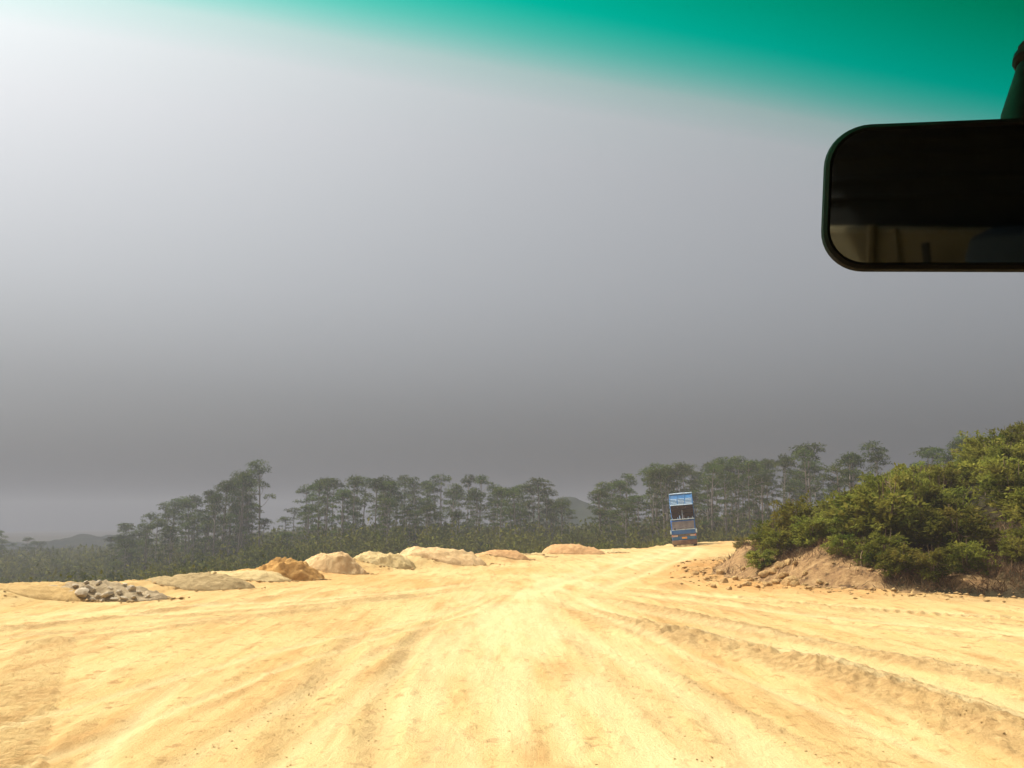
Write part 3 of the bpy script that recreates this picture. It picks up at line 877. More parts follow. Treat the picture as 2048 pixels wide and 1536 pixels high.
p = at(1308, 922, 150); place_euc(p.x, p.y, p.z, 4, 'small-crowned eucalyptus directly above the left side of the truck', G_R)
grove([(1190, 982), (1215, 962), (1270, 936), (1330, 926), (1400, 920), (1470, 908), (1500, 914), (1560, 906), (1600, 890), (1640, 930), (1665, 962)], 130, 180, 92, 'eucalyptus of the grove rising behind the dump truck', 'eucalyptus of the grove behind the truck', G_R, [0, 1, 2, 3, 4, 5, 6], 3)
grove([(1672, 935), (1690, 905), (1720, 882), (1755, 880), (1775, 905)], 118, 145, 8, 'eucalyptus of the small clump right of the truck grove', 'eucalyptus of the small clump right of the truck grove', 'small eucalyptus clump above the bank', [0, 5, 4, 7], 4, 10)
grove([(1835, 905), (1850, 882), (1900, 872), (1930, 868), (1975, 874)], 105, 130, 9, 'eucalyptus of the rightmost clump peeping over the bank shrubs', 'eucalyptus of the rightmost clump above the shrubs', 'rightmost eucalyptus clump above the bank', [4, 7, 0], 5, 8)
grove([(-60, 1062), (0, 1056), (25, 1072), (60, 1076), (120, 1084)], 240, 290, 16, 'hazy far eucalyptus at the left edge of the picture', 'hazy far eucalyptus at the left picture edge', 'far hazy eucalyptus at the left edge', [1, 3, 6, 0], 6, 8)

# ------------------------------------------------------------------ undergrowth on the slope below the edge: one mass
def undergrowth():
    rs = np.random.RandomState(11)
    n = 8500
    a = rs.uniform(-0.62, 0.42, n); r = np.exp(rs.uniform(np.log(27), np.log(430), n))
    X, Y = np.sin(a) * r, np.cos(a) * r
    z, ins, _, _, _, dE, dB, wB = land(X, Y)
    ok = (~ins) & (dE > 2.5) & ((wB < 0.5) | (r > 82))
    X, Y, z, dE, r = X[ok], Y[ok], z[ok], dE[ok], r[ok]
    keep = rs.uniform(0, 1, len(X)) < np.clip(r / 95, 0.25, 1)
    X, Y, z, dE, r = X[keep], Y[keep], z[keep], dE[keep], r[keep]
    # the skyline of the scrub, so that it does not climb over the heaps
    xp = px_of(X, Y)
    cap_py = np.interp(xp, [0, 200, 400, 560, 700, 900, 1150, 1300, 1500, 1700], [1108, 1102, 1090, 1070, 1060, 1062, 1062, 1050, 1028, 1000])
    parts = []
    for i in range(len(X)):
        h = rs.uniform(1.6, 4.6)
        d = max(r[i], 1)
        yc = (768 - cap_py[i]) / FPX
        top = EYE + Y[i] * (yc * CP + SP) / (CP - yc * SP)
        cap = top - z[i] + rs.uniform(-0.8, 0.6)
        if dE[i] < 12: cap = min(cap, -z[i] + 0.1)
        h = min(h, cap)
        if h < 0.7: continue
        if d > 125: h = min(rs.uniform(2.5, 7.5), cap + 1.2)
        if d > 215: h = min(rs.uniform(3, 8), cap + 0.5)
        s = max(0.10, 0.0026 * d)
        k = int(80 if d > 60 else 150)
        w = rs.uniform(0.8, 1.6) * (1 if d < 215 else 2.2)
        u_ = unit(rs, k); u_[:, 2] = np.abs(u_[:, 2])
        rad_ = rs.uniform(0.55, 1.0, k)[:, None] * (1 + 0.25 * np.sin(3 * np.arctan2(u_[:, 1], u_[:, 0]) + i))[:, None]
        P = u_ * rad_ * np.array([w, w, h * 0.62]) + (X[i], Y[i], z[i] + h * 0.36)
        P[: k // 5, 2] -= rs.uniform(0, 0.5, k // 5) * h
        D = u_ + rs.normal(0, 0.6, (k, 3))
        Nn = u_ + rs.normal(0, 0.5, (k, 3))
        parts.append(leaf_quads(P, D, Nn, s * 1.7 * rs.uniform(0.6, 1.4, k), s * 0.9 * rs.uniform(0.6, 1.4, k)))
    V, F = join(parts)
    tag(link('undergrowth', mesh_np('undergrowth', V, F, False), M['under_leaf']), 'dense green scrub covering the slope below the dirt edge', 'undergrowth', kind='stuff')
undergrowth()

# ------------------------------------------------------------------ shrubs on the cut bank at the right
def shrub_variant(seed, nb=46, per=62, leaf=0.15, upright=0.6):
    """2 m tall: several stems, sprays of leaves along arching branches"""
    rs = np.random.RandomState(seed); rd = random.Random(seed)
    b = B(); parts = []
    for i in range(nb):
        t0 = rd.uniform(0.05, 0.85)
        a = rd.uniform(0, 6.283)
        r0 = rd.uniform(0, 0.28)
        base = np.array([math.cos(a) * r0, math.sin(a) * r0, t0 * 1.5])
        out = np.array([math.cos(a + rd.uniform(-.5, .5)), math.sin(a + rd.uniform(-.5, .5)), 0])
        ln = rd.uniform(0.45, 0.95) * (1.15 - 0.5 * t0)
        lift = upright * rd.uniform(0.4, 1.3)
        ts = np.linspace(0, 1, 6)
        curve = base + out * (ts[:, None] * ln) + np.array([0, 0, 1.0]) * (ts * lift * ln - 0.30 * ts * ts * ln)[:, None]
        if i < 22:
            b.tube([Vector(c) for c in curve[::2]], [0.012, 0.009, 0.004], 4)
        k = per
        t = rs.uniform(0.15, 1.0, k)
        P = np.stack([np.interp(t, ts, curve[:, j]) for j in range(3)], 1) + rs.normal(0, 0.055, (k, 3))
        D = out * 0.7 + rs.normal(0, 0.75, (k, 3)) + np.array([0, 0, 0.25])
        Nn = np.array([0, 0, 1.0]) + rs.normal(0, 0.45, (k, 3))
        parts.append(leaf_quads(P, D, Nn, leaf * rs.uniform(0.6, 1.3, k), leaf * 0.42 * rs.uniform(0.7, 1.3, k)))
    for k in range(5):
        a = rd.uniform(0, 6.283); r = rd.uniform(0.05, 0.35)
        b.tube([(0.1 * math.cos(a), 0.1 * math.sin(a), -0.1), (r * 0.6 * math.cos(a), r * 0.6 * math.sin(a), 0.8), (r * math.cos(a), r * math.sin(a), 1.6)], [0.03, 0.02, 0.008], 5)
    V, F = join(parts)
    fol = mesh_np('foliage', V, F, False)
    stem = b.mesh('stems', True); stem.materials.append(M['twig'])
    return stem, fol

SHR = [shrub_variant(200 + i, upright=u, nb=n_) for i, (u, n_) in enumerate([(0.6, 50), (0.9, 46), (0.45, 54), (0.75, 42), (1.1, 38), (0.6, 48)])]
for s_ in SHR: s_[1].materials.append(M['shrub_leaf'])

BANK_SKY = ([1480, 1510, 1550, 1640, 1655, 1700, 1760, 1850, 1950, 1975, 2048, 2300], [1100, 1080, 1030, 1005, 990, 958, 918, 908, 898, 862, 812, 720])
def place_shrub(x, y, h, w, var, label, group, mat=None, name='shrub'):
    g = ground_z(x, y)
    o = thing(name, (x, y, g - 0.05), label, 'shrub', group, rnd.uniform(0, 6.28))
    st = bpy.data.objects.new('stems', SHR[var][0]); COL.objects.link(st); st.parent = o
    me = SHR[var][1]
    if mat is not None:
        me = me.copy(); me.materials.clear(); me.materials.append(mat)
    fo = bpy.data.objects.new('foliage', me); COL.objects.link(fo); fo.parent = o
    o.scale = (w, w, h / 2.0)
    return o

def bank_shrubs():
    rd = random.Random(21)
    put, low = [], []
    def top_at(px, Y): return at(px, np.interp(px, *BANK_SKY), Y).z
    special = [(1590, 37.5, 2.5, 1.15, 'dense green shrub, leftmost on the bank above the dark hollow'), (1692, 37.0, 2.3, 1.1, 'dense green shrub second from the left on the bank, above the orange earth'),
               (1545, 40.0, 1.9, 1.0, 'half-hidden shrub at the left tip of the bank scrub'), (1845, 34.5, 2.6, 1.2, 'large dark-leaved shrub in the middle of the bank'),
               (2035, 33.0, 2.6, 1.2, 'tall shrub at the right edge of the picture, highest on the bank')]
    special += [(1522, 36.0, 1.0, 0.7, 'low shrub at the lip of the hollow, at the left bank tip'), (1556, 36.8, 1.5, 0.9, 'shrub growing out of the dark hollow beside the orange clods'),
                (1622, 35.4, 1.6, 0.95, 'bushy shrub overhanging the orange bare earth'), (1665, 35.0, 1.4, 0.9, 'low shrub on the rim of the bare earth patch')]
    for px, Y, h, w, lab in special:
        p = at(px, 1045, Y)
        put.append((p.x, p.y))
        place_shrub(p.x, p.y, h, w, rd.randrange(6), lab, 'shrubs on the cut bank')
    tries = 0
    while len(put) < 215 and tries < 9000:
        tries += 1
        px, Y = rd.uniform(1505, 2120), rd.uniform(28, 80)
        p = at(px, 1045, Y)
        zz, ins, _, _, soil, dE, dB, wB = [v[0] for v in land(np.array([p.x]), np.array([p.y]))]
        if ins or wB < 0.5 or dB < (0.9 if p.x > 12.3 else 1.9 if p.y < 36 else 1.0): continue
        if any((p.x - q[0]) ** 2 + (p.y - q[1]) ** 2 < 0.95 ** 2 for q in put): continue
        room = top_at(px, Y) - zz
        h = min(rd.uniform(1.5, 3.0), room * rd.uniform(0.92, 1.02)) if dB > 3 else min(rd.uniform(0.8, 1.7), room)
        if h < 0.65: continue
        if dB > 9 and rd.random() < 0.45: continue
        put.append((p.x, p.y))
        lab = 'leafy green shrub halfway up the right bank' if dB < 4.5 else ('leafy green shrub high on the right bank' if dB < 9 else 'leafy green shrub at the back of the right bank against the groves')
        o = place_shrub(p.x, p.y, h, h / 2.0 * rd.uniform(0.85, 1.2), rd.randrange(6), lab, 'shrubs on the cut bank')
        if dB < 3.4 and px < 2040 and Y < 40: low.append((px, o))
    for k, (px, o) in enumerate(sorted(low, key=lambda c: c[0])):
        o['label'] = 'low shrub at the front foot of the right bank, ' + nth_word(k) + ' from the left'
bank_shrubs()
for px, py, Y, h, lab in ((1938, 1108, 30.6, 0.95, 'small yellow-green sapling with broad leaves low on the bank'), (1484, 1082, 66, 1.6, 'small yellow-green bush at the road edge right of the truck')):
    p = at(px, py, Y)
    place_shrub(p.x, p.y, h, h / 2 * 0.9, 3, lab, 'yellow-green plants', M['yellow_leaf'], 'sapling')

# dead bracken and dry grass at the foot of the scrub: a mass of thin blades
def bracken():
    rs = np.random.RandomState(31)
    n = 380000
    X, Y = rs.uniform(7, 24, n), rs.uniform(25, 62, n)
    far_ = poly_dist(X, Y, BANK)[0]
    k_ = (far_ < 9) & ~in_poly(X, Y, PLATEAU)
    X, Y = X[k_], Y[k_]; n = len(X)
    z, ins, _, _, soil, dE, dB, wB = land(X, Y)
    cl = fbm(X / 1.7, Y / 1.7, 77, 3)
    dens = np.maximum(sstep(0.42, 0.60, cl), 0.95 * sstep(10.9, 11.9, X)) * sstep(0.05, 0.6, dB) * sstep(9, 3, dB) * 0.6 * (1 - 0.90 * soil)
    ok = (~ins) & (wB > 0.5) & (rs.uniform(0, 1, n) < dens)
    X, Y, z = X[ok], Y[ok], z[ok]
    m = len(X)
    P = np.stack([X, Y, z - 0.03], 1)
    D = np.stack([rs.normal(0, 0.55, m), rs.normal(0, 0.55, m), rs.uniform(0.35, 1.0, m)], 1)
    Nn = unit(rs, m)
    L = rs.uniform(0.12, 0.5, m)
    V, F = leaf_quads(P, D, Nn, L, 0.010 + 0.024 * rs.uniform(0, 1, m))
    tag(link('dry_bracken', mesh_np('dry_bracken', V, F, False), M['bracken']), 'brown dead bracken and dry grass at the foot of the shrubs', 'dry grass', kind='stuff')
bracken()

# bare pale saplings standing out of the scrub
def bare_sapling(px, py, Y, h, seed, label):
    rd = random.Random(seed)
    p = at(px, py, Y); g = ground_z(p.x, p.y)
    b = B()
    pts = [Vector((0, 0, -0.1))]
    dx, dy = rd.uniform(-.15, .15), rd.uniform(-.1, .1)
    for k in range(1, 6): pts.append(Vector((dx * k * h / 5 + rd.uniform(-.05, .05), dy * k * h / 5, h * k / 5)))
    b.tube(pts, [0.026, 0.022, 0.018, 0.014, 0.010, 0.005], 6)
    for k in range(7):
        t = rd.uniform(0.35, 0.9); i = min(int(t * 5), 4)
        a = pts[i].lerp(pts[i + 1], t * 5 - i)
        an = rd.uniform(0, 6.28); L = rd.uniform(0.4, 0.9) * (1.2 - t) * h / 3
        c = a + Vector((math.cos(an) * L * 0.6, math.sin(an) * L * 0.6, L))
        b.tube([a, (a + c) / 2 + Vector((math.cos(an), math.sin(an), 0)) * 0.06, c], [0.014, 0.010, 0.004], 4)
    o = b.build('bare_sapling', M['pale_twig'], None, True, (p.x, p.y, g))
    tag(o, label, 'sapling', 'bare pale saplings in the scrub')
bare_sapling(1800, 1040, 33.0, 2.4, 1, 'pale forked bare sapling in front of the large dark-leaved shrub')
bare_sapling(1722, 1100, 31.5, 1.0, 2, 'short bare brown stems rising from the brown bracken')
bare_sapling(1790, 940, 38.0, 1.9, 3, 'bare sapling poking above the shrubs near the bank top')
bare_sapling(1965, 900, 36.0, 1.6, 4, 'thin bare stems leaning near the right end of the bank top')

# ------------------------------------------------------------------ dump truck with its bed raised, facing the camera
DUST = (0.42, 0.29, 0.15)
M['blue'] = mat_plain('blue_truck_paint', (0.018, 0.14, 0.44), 0.42, 0.0, 0.12, 3.0, 0.5, DUST, 0.15)
M['bed_blue'] = mat_plain('blue_bed_paint', (0.012, 0.15, 0.36), 0.5, 0.0, 0.15, 3.0, 0.4, DUST, 0.12)
M['white_paint'] = mat_plain('white_paint', (0.50, 0.64, 0.72), 0.5, 0.0, 0.08, 5.0, 0.4, DUST, 0.2)
M['underside'] = mat_plain('rusty_bed_underside', (0.045, 0.024, 0.018), 0.8, 0.0, 0.35, 4.0, 0.2)
M['bumper'] = mat_plain('dusty_red_brown_bumper', (0.15, 0.085, 0.06), 0.75, 0.0, 0.25, 4.0, 0.3, DUST, 0.4)
M['glass'] = mat_plain('dusty_windscreen', (0.17, 0.145, 0.135), 0.3, 0.0, 0.2, 2.0, 0.5, (0.30, 0.25, 0.21), 0.5)
M['rubber'] = mat_plain('tyre_rubber', (0.03, 0.028, 0.026), 0.9, 0.0, 0.2, 8.0, 0.2, DUST, 0.5)
M['steel'] = mat_plain('grey_steel', (0.30, 0.30, 0.30), 0.45, 0.6, 0.15, 6.0, 0.5, DUST, 0.3)
M['dark_steel'] = mat_plain('dark_chassis_steel', (0.035, 0.032, 0.03), 0.7, 0.2, 0.2, 6.0, 0.3, DUST, 0.3)
M['lamp'] = mat_plain('headlight_lens', (0.55, 0.42, 0.36), 0.2, 0.0, 0.15, 10.0, 0.6)
M['indicator'] = mat_plain('orange_indicator_lens', (0.75, 0.22, 0.04), 0.3, 0.0, 0.1, 10.0, 0.5)
M['plate'] = mat_plain('yellow_plate', (0.80, 0.40, 0.06), 0.5, 0.0, 0.08, 6.0, 0.4)
M['black'] = mat_plain('black_plastic', (0.02, 0.02, 0.02), 0.6, 0.0, 0.2, 8.0, 0.3)

def dump_truck(loc, rot):
    t = thing('dump_truck', loc, 'blue dump truck with raised bed tipping at the edge of the dirt', 'truck')
    t.rotation_euler = rot
    W = 1.13
    # cab: one swept shell, the windscreen pane set into it
    cabo = B().prism([(0.0, 0.62), (0.0, 1.52), (0.22, 2.46), (0.40, 2.60), (1.75, 2.62), (1.85, 2.50), (1.85, 0.72), (0.9, 0.72), (0.82, 0.62)], -W, W, 0.05).build('cab', M['blue'], t, True)
    for s in (-1, 1):
        B().prism([(0.50, 1.55), (0.62, 2.36), (1.50, 2.36), (1.50, 1.55)], s * (W + 0.004), s * (W + 0.012)).build('side_window', M['glass'], cabo)
        B().box((s * (W + 0.012), 1.42, 1.42), (0.03, 0.16, 0.04), 0.01).build('door_handle', M['black'], cabo)
    ws = B().prism([(0.012, 1.62), (0.196, 2.40), (0.180, 2.404), (-0.004, 1.624)], -W + 0.10, W - 0.10).build('windscreen', M['glass'], t)
    B().prism([(-0.012, 1.60), (0.004, 1.66), (-0.012, 1.665), (-0.028, 1.605)], -W + 0.06, W - 0.06).build('sill_trim', M['white_paint'], ws)
    for x0, x1 in ((-0.55, 0.05), (0.15, 0.8)):
        B().tube([(x0, -0.03, 1.63), ((x0 + x1) / 2, -0.02, 1.74), (x1, 0.005, 1.80)], 0.014, 6).build('wiper', M['black'], ws)
    B().cyl((-0.78, -0.03, 1.72), (-0.78, 0.05, 1.72), 0.09, 0.09, 14).build('sticker', M['black'], ws)
    B().box((0, 0.34, 2.60), (2 * W - 0.04, 0.34, 0.07), 0.02).build('sun_visor', M['white_paint'], t)
    # dark band with lamps, lower panel, bumper
    g = B().box((0, -0.012, 1.12), (2 * W - 0.1, 0.04, 0.20), 0.012).build('grille', M['dark_steel'], t)
    for k in range(4):
        B().box((0, -0.038, 1.05 + k * 0.048), (1.2, 0.02, 0.014)).build('grille_bar', M['steel'], g)
    for s in (-1, 1):
        h = B().box((s * 0.80, -0.045, 1.06), (0.44, 0.05, 0.16), 0.025).build('headlight', M['lamp'], t, True)
        B().box((s * 1.06, -0.03, 1.08), (0.10, 0.06, 0.18), 0.02).build('indicator', M['indicator'], h)
        B().tube([(s * (W - 0.02), 0.15, 1.5), (s * (W + 0.12), -0.06, 1.62), (s * (W + 0.12), -0.06, 1.3)], 0.016, 6).build('mirror_arm', M['steel'], t)
        B().box((s * (W + 0.06), -0.06, 1.44), (0.13, 0.06, 0.36), 0.02).build('side_mirror', M['white_paint'], t)
    B().box((0, -0.02, 0.83), (2 * W - 0.08, 0.06, 0.26), 0.02).build('front_panel', M['bed_blue'], t)
    pl = B().box((0.02, -0.062, 0.86), (0.46, 0.02, 0.17), 0.005).build('licence_plate', M['plate'], t)
    B().box((0, -0.06, 0.46), (2 * W + 0.06, 0.22, 0.42), 0.05).build('bumper', M['bumper'], t, True)
    # frame and wheels
    for s in (-1, 1):
        B().box((s * 0.42, 3.6, 0.80), (0.09, 6.6, 0.24), 0.01).build('chassis_rail', M['dark_steel'], t)
    for y in (1.15, 4.75, 6.05):
        B().cyl((-0.95, y, 0.50), (0.95, y, 0.50), 0.07, n=10).build('axle', M['dark_steel'], t)
        for s in (-1, 1):
            for k in range(1 if y < 2 else 2):
                xo = s * (0.95 - 0.33 * k)
                wv = B()
                pr = [(0.30, -.13), (0.44, -.14), (0.50, -.11), (0.505, 0), (0.50, .11), (0.44, .14), (0.30, .13)]
                n = 28; rings = []
                for q in range(n):
                    a = q * 2 * math.pi / n
                    rings.append([wv.bm.verts.new((xo + o, y + math.cos(a) * r, 0.505 + math.sin(a) * r)) for r, o in pr])
                for q in range(n):
                    for j in range(len(pr) - 1):
                        wv.bm.faces.new((rings[q][j], rings[(q + 1) % n][j], rings[(q + 1) % n][j + 1], rings[q][j + 1]))
                wo = wv.build('wheel', M['rubber'], t, True)
                B().cyl((xo - 0.10, y, 0.505), (xo + 0.10, y, 0.505), 0.31, n=20).build('rim', M['steel'], wo)
    for s in (-1, 1):
        B().box((s * 0.95, 2.6, 0.72), (0.42, 0.95, 0.5), 0.05).build('fuel_tank', M['steel'], t, True)
    # the bed, hinged at the rear, raised by 36 degrees
    LB, HB, WB = 4.75, 1.42, 1.08
    bed = link('dump_bed', None, None, t, (0, 7.0, 1.08)); bed.rotation_euler = (R(-36), 0, 0)
    B().box((0, -LB / 2, 0.05), (2 * WB, LB, 0.10), 0.01).build('bed_floor', M['underside'], bed)
    for k in range(6):
        B().box((0, -0.5 - k * 0.78, -0.055), (2 * WB - 0.05, 0.10, 0.11), 0.01).build('cross_member', M['underside'], bed)
    for s in (-1, 1):
        B().box((s * 0.40, -LB / 2, -0.16), (0.10, LB, 0.20), 0.01).build('long_beam', M['underside'], bed)
        B().box((s * (WB - 0.03), -LB / 2, 0.10 + HB / 2), (0.06, LB - 0.1, HB), 0.01).build('side_wall', M['bed_blue'], bed)
        for k in range(6):
            B().box((s * (WB + 0.035), -0.45 - k * 0.77, 0.10 + HB / 2), (0.07, 0.09, HB - 0.05), 0.01).build('side_post', M['bed_blue'], bed)
    fy = -LB
    B().box((0, fy + 0.03, 0.10 + HB / 2), (2 * WB, 0.06, HB), 0.01).build('front_wall', M['bed_blue'], bed)
    B().box((0, fy - 0.02, 0.12 + HB - 0.02), (2 * WB + 0.06, 0.14, 0.10), 0.015).build('top_rail', M['white_paint'], bed)
    B().box((0, fy - 0.035, 0.15), (2 * WB, 0.07, 0.10), 0.01).build('bottom_rail', M['white_paint'], bed)
    for r_ in range(4):
        for c in range(3):
            B().box((-0.72 + c * 0.72, fy - 0.03, 0.34 + r_ * 0.17), (0.62, 0.06, 0.055), 0.01).build('rib', M['white_paint'], bed)
    for c in (-1, 0, 1, 2):
        B().box((-0.36 + c * 0.72 - 0.0, fy - 0.028, 0.10 + HB / 2), (0.07, 0.055, HB - 0.1), 0.01).build('upright_rib', M['bed_blue'], bed)
    B().box((0, -0.02, 0.12 + HB / 2), (2 * WB - 0.14, 0.05, HB - 0.1), 0.01).build('tailgate', M['bed_blue'], bed)
    # lifting ram and the two pale posts behind the cab
    ramtop = Vector((0, 7.0, 1.08)) + Matrix.Rotation(R(-36), 3, 'X') @ Vector((0, -LB + 0.5, -0.1))
    rm = B().cyl((0, 2.15, 0.85), Vector((0, 2.15, 0.85)).lerp(ramtop, 0.55), 0.10, n=14).build('lifting_ram', M['dark_steel'], t, True)
    B().cyl(Vector((0, 2.15, 0.85)).lerp(ramtop, 0.5), ramtop, 0.065, n=12).build('ram_rod', M['steel'], rm, True)
    B().cyl((-0.25, 2.05, 0.9), (-0.25, 2.05, 2.98), 0.05, n=10).build('air_stack', M['white_paint'], t, True)
    B().cyl((0.16, 2.05, 0.9), (0.16, 2.05, 2.98), 0.05, n=10).build('exhaust_stack', M['bumper'], t, True)
    for x in (-0.95, -0.45, 0.55, 0.95):
        B().tube([(x, 1.95, 2.6), (x, 1.95, 2.82)], 0.02, 6).build('rack_post', M['white_paint'], t)
    return t
tp = on_ground(1368, 1090)
dump_truck((16.27, 88.0, ground_z(16.27, 88.0) - 0.05), (R(0.0), R(-4.6), R(-11.2)))

# ------------------------------------------------------------------ the vehicle the photograph is taken from: cab, windscreen, mirror
YAW = R(17)                                    # the vehicle heads 17 degrees left of the view
n_ = N('clear_windscreen_glass'); t_ = n_.new('ShaderNodeBsdfTransparent'); t_.inputs[0].default_value = (1, 1, 1, 1)
n_.to(t_.outputs[0], n_.out.inputs['Surface']); M['clear_glass'] = n_.m

def mat_shade_band():
    """green ceramic shade band: the glass itself is tinted, solid at the top and fading out at its lower edge"""
    n = N('green_shade_band_glass')
    uv = n.new('ShaderNodeSeparateXYZ'); n.to(objco(n), uv.inputs[0])
    z = n.math('ADD', uv.outputs['Z'], n.math('MULTIPLY', n.math('SUBTRACT', n.noise(objco(n), 3.0, 2), 0.5), 0.006))
    f = n.ramp(n.math('MULTIPLY', n.math('SUBTRACT', z, EYE + 0.265), 1 / 0.16), BAND_STOPS)
    t = n.new('ShaderNodeBsdfTransparent')
    n.to(f, t.inputs[0]); n.to(t.outputs[0], n.out.inputs['Surface'])
    return n.m
# transmission of one of the two faces (squared by the pane)
BAND_STOPS = [(0.0, (1, 1, 1)), (0.20, (0.985, 1.0, 0.995)), (0.33, (0.85, 0.97, 0.94)), (0.46, (0.42, 0.91, 0.82)), (0.60, (0.03, 0.86, 0.715)), (1.0, (0.006, 0.66, 0.44))]
M['band'] = mat_shade_band()
M['trim'] = mat_plain('dark_cab_trim', (0.018, 0.018, 0.017), 0.85, 0.0, 0.2, 9.0, 0.2)
M['liner'] = mat_plain('dark_headliner', (0.012, 0.012, 0.011), 0.95, 0.0, 0.15, 14.0, 0.1)
M['brown_cloth'] = mat_plain('brown_seat_cloth', (0.095, 0.078, 0.045), 0.95, 0.0, 0.2, 9.0, 0.1)
M['blue_cloth'] = mat_plain('dark_blue_cloth', (0.03, 0.04, 0.05), 0.95, 0.0, 0.2, 9.0, 0.1)
M['belt'] = mat_plain('grey_belt', (0.022, 0.022, 0.02), 0.8, 0.0, 0.1, 20.0, 0.2)
M['frame'] = mat_plain('mirror_frame_plastic', (0.020, 0.019, 0.017), 0.85, 0.0, 0.15, 30.0, 0.1)
n_ = N('mirror_glass'); M['mirror_glass'] = n_.principled((0.62, 0.64, 0.60), 0.03, 1.0)

def vehicle_cab():
    t = thing('vehicle_cab', (0, 0, 0), 'dark cab with green shade band on its windscreen, seen from the driving seat', 'vehicle cab', None, YAW)
    U0, U1 = -0.66, 1.62
    def vs(h): return 0.736 - 0.5 * h          # windscreen plane: forward distance at height h above the eye
    def pane(name, h0, h1, mat, parent, off=0.0, th=0.005, n=10):
        b = B(); rows = []
        for k in range(n + 1):
            h = h0 + (h1 - h0) * k / n
            rows.append([(u, vs(h) + off + o, EYE + h) for u in (U0 + 0.05, U1 - 0.05) for o in (0, th)])
        vv = [[b.bm.verts.new(p) for p in r] for r in rows]
        for a, c in zip(vv[:-1], vv[1:]):
            b.bm.faces.new((a[0], a[2], c[2], c[0])); b.bm.faces.new((a[1], c[1], c[3], a[3]))
            b.bm.faces.new((a[0], c[0], c[1], a[1])); b.bm.faces.new((a[2], a[3], c[3], c[2]))
        b.bm.faces.new((vv[0][0], vv[0][1], vv[0][3], vv[0][2])); b.bm.faces.new((vv[-1][0], vv[-1][2], vv[-1][3], vv[-1][1]))
        return b.build(name, mat, parent)
    ws = pane('windscreen', -0.42, 0.264, M['clear_glass'], t)
    band = pane('shade_band', 0.2645, 0.50, M['band'], ws)
    ws.rotation_euler = (0, 0, R(2.2))
    B().box(((U0 + U1) / 2, vs(0.52) - 0.02, EYE + 0.525), (U1 - U0, 0.10, 0.05), 0.015).build('header_rail', M['trim'], t)
    B().box(((U0 + U1) / 2, -0.20, EYE + 0.575), (U1 - U0 + 0.04, 1.40, 0.05), 0.015).build('roof', M['liner'], t)
    for k in range(5):
        B().box(((U0 + U1) / 2, -0.78 + k * 0.07, EYE + 0.544), (U1 - U0 - 0.1, 0.018, 0.012), 0.003).build('headliner_rib', M['liner'], t)
    for u in (U0, U1):
        B().tube([(u, vs(-0.45), EYE - 0.45), (u, vs(0.52), EYE + 0.52)], 0.045, 8).build('windscreen_pillar', M['trim'], t, True)
        B().box((u, -0.55, EYE + 0.05), (0.06, 0.10, 1.05), 0.02).build('door_pillar', M['trim'], t)
        B().box((u, 0.12, EYE - 0.82), (0.06, 1.65, 0.75), 0.02).build('door_panel', M['trim'], t)
    B().box(((U0 + U1) / 2, 0.10, EYE - 1.23), (U1 - U0, 2.0, 0.06)).build('cab_floor', M['trim'], t)
    B().prism([(1.00, EYE - 1.2), (1.00, EYE - 0.47), (0.88, EYE - 0.43), (0.55, EYE - 0.50), (0.50, EYE - 0.62), (0.62, EYE - 1.2)], U0, U1, 0.03).build('dashboard', M['trim'], t, True)
    # rear wall: dark padded top with pressed grooves, brown cloth below, seats before it
    zb = EYE + REAR_SPLIT
    rw = B().box(((U0 + U1) / 2, -0.94, (zb + EYE + 0.56) / 2 - 0.1), (U1 - U0, 0.05, EYE + 0.76 - zb), 0.004, Euler((0, R(4.5), 0))).build('rear_wall', M['liner'], t)
    for h in (0.05, 0.085, 0.13, 0.16, 0.235):
        B().box(((U0 + U1) / 2, -0.912, zb + h), (U1 - U0 - 0.06, 0.012, 0.010), 0.003, Euler((0, R(4.5), 0))).build('wall_groove', M['liner'], rw)
    lower = B().box(((U0 + U1) / 2, -0.885, (zb + EYE - 1.2) / 2 - 0.005), (U1 - U0, 0.06, zb - EYE + 1.19), 0.01, Euler((0, R(4.5), 0))).build('bunk_curtain', M['brown_cloth'], t)
    for k in range(16):
        u = U0 + 0.1 + k * 0.135
        B().cyl((u, -0.853, zb - 0.6 - 0.079 * (u - 0.48)), (u + 0.05 * math.sin(k * 2.3), -0.853, zb - 0.006 - 0.079 * (u - 0.48)), 0.006 + 0.004 * math.sin(k * 1.7), n=8).build('curtain_fold', M['brown_cloth'], lower, True)
    for u, m in ((1.05, M['blue_cloth']),):
        st = B().box((u, -0.20, EYE - 0.78), (0.52, 0.52, 0.16), 0.05).build('seat', m, t, True)
        B().box((u, -0.50, EYE - 0.40), (0.50, 0.14, 0.74), 0.05, Euler((R(-8), 0, 0))).build('backrest', m, st, True)
        B().box((u, -0.58, EYE + 0.06), (0.28, 0.10, 0.20), 0.04, Euler((R(-8), 0, 0))).build('headrest', m, st, True)
    ds = B().box((0.02, -0.30, EYE - 0.80), (0.52, 0.50, 0.14), 0.05).build('driver_seat', M['blue_cloth'], t, True)
    B().box((0.02, -0.68, EYE - 0.42), (0.50, 0.12, 0.72), 0.05).build('backrest', M['blue_cloth'], ds, True)
    B().box((0.03, -0.78, EYE - 0.02), (0.40, 0.10, 0.26), 0.045).build('headrest', M['blue_cloth'], ds, True)
    for u in (-0.245, -0.205):
        B().box((u, -0.82, EYE - 0.14), (0.014, 0.010, 0.46), 0.003, Euler((0, R(9 if u > -0.22 else -5), 0))).build('belt', M['belt'], t)
    return t
REAR_SPLIT = 0.062
vehicle_cab()

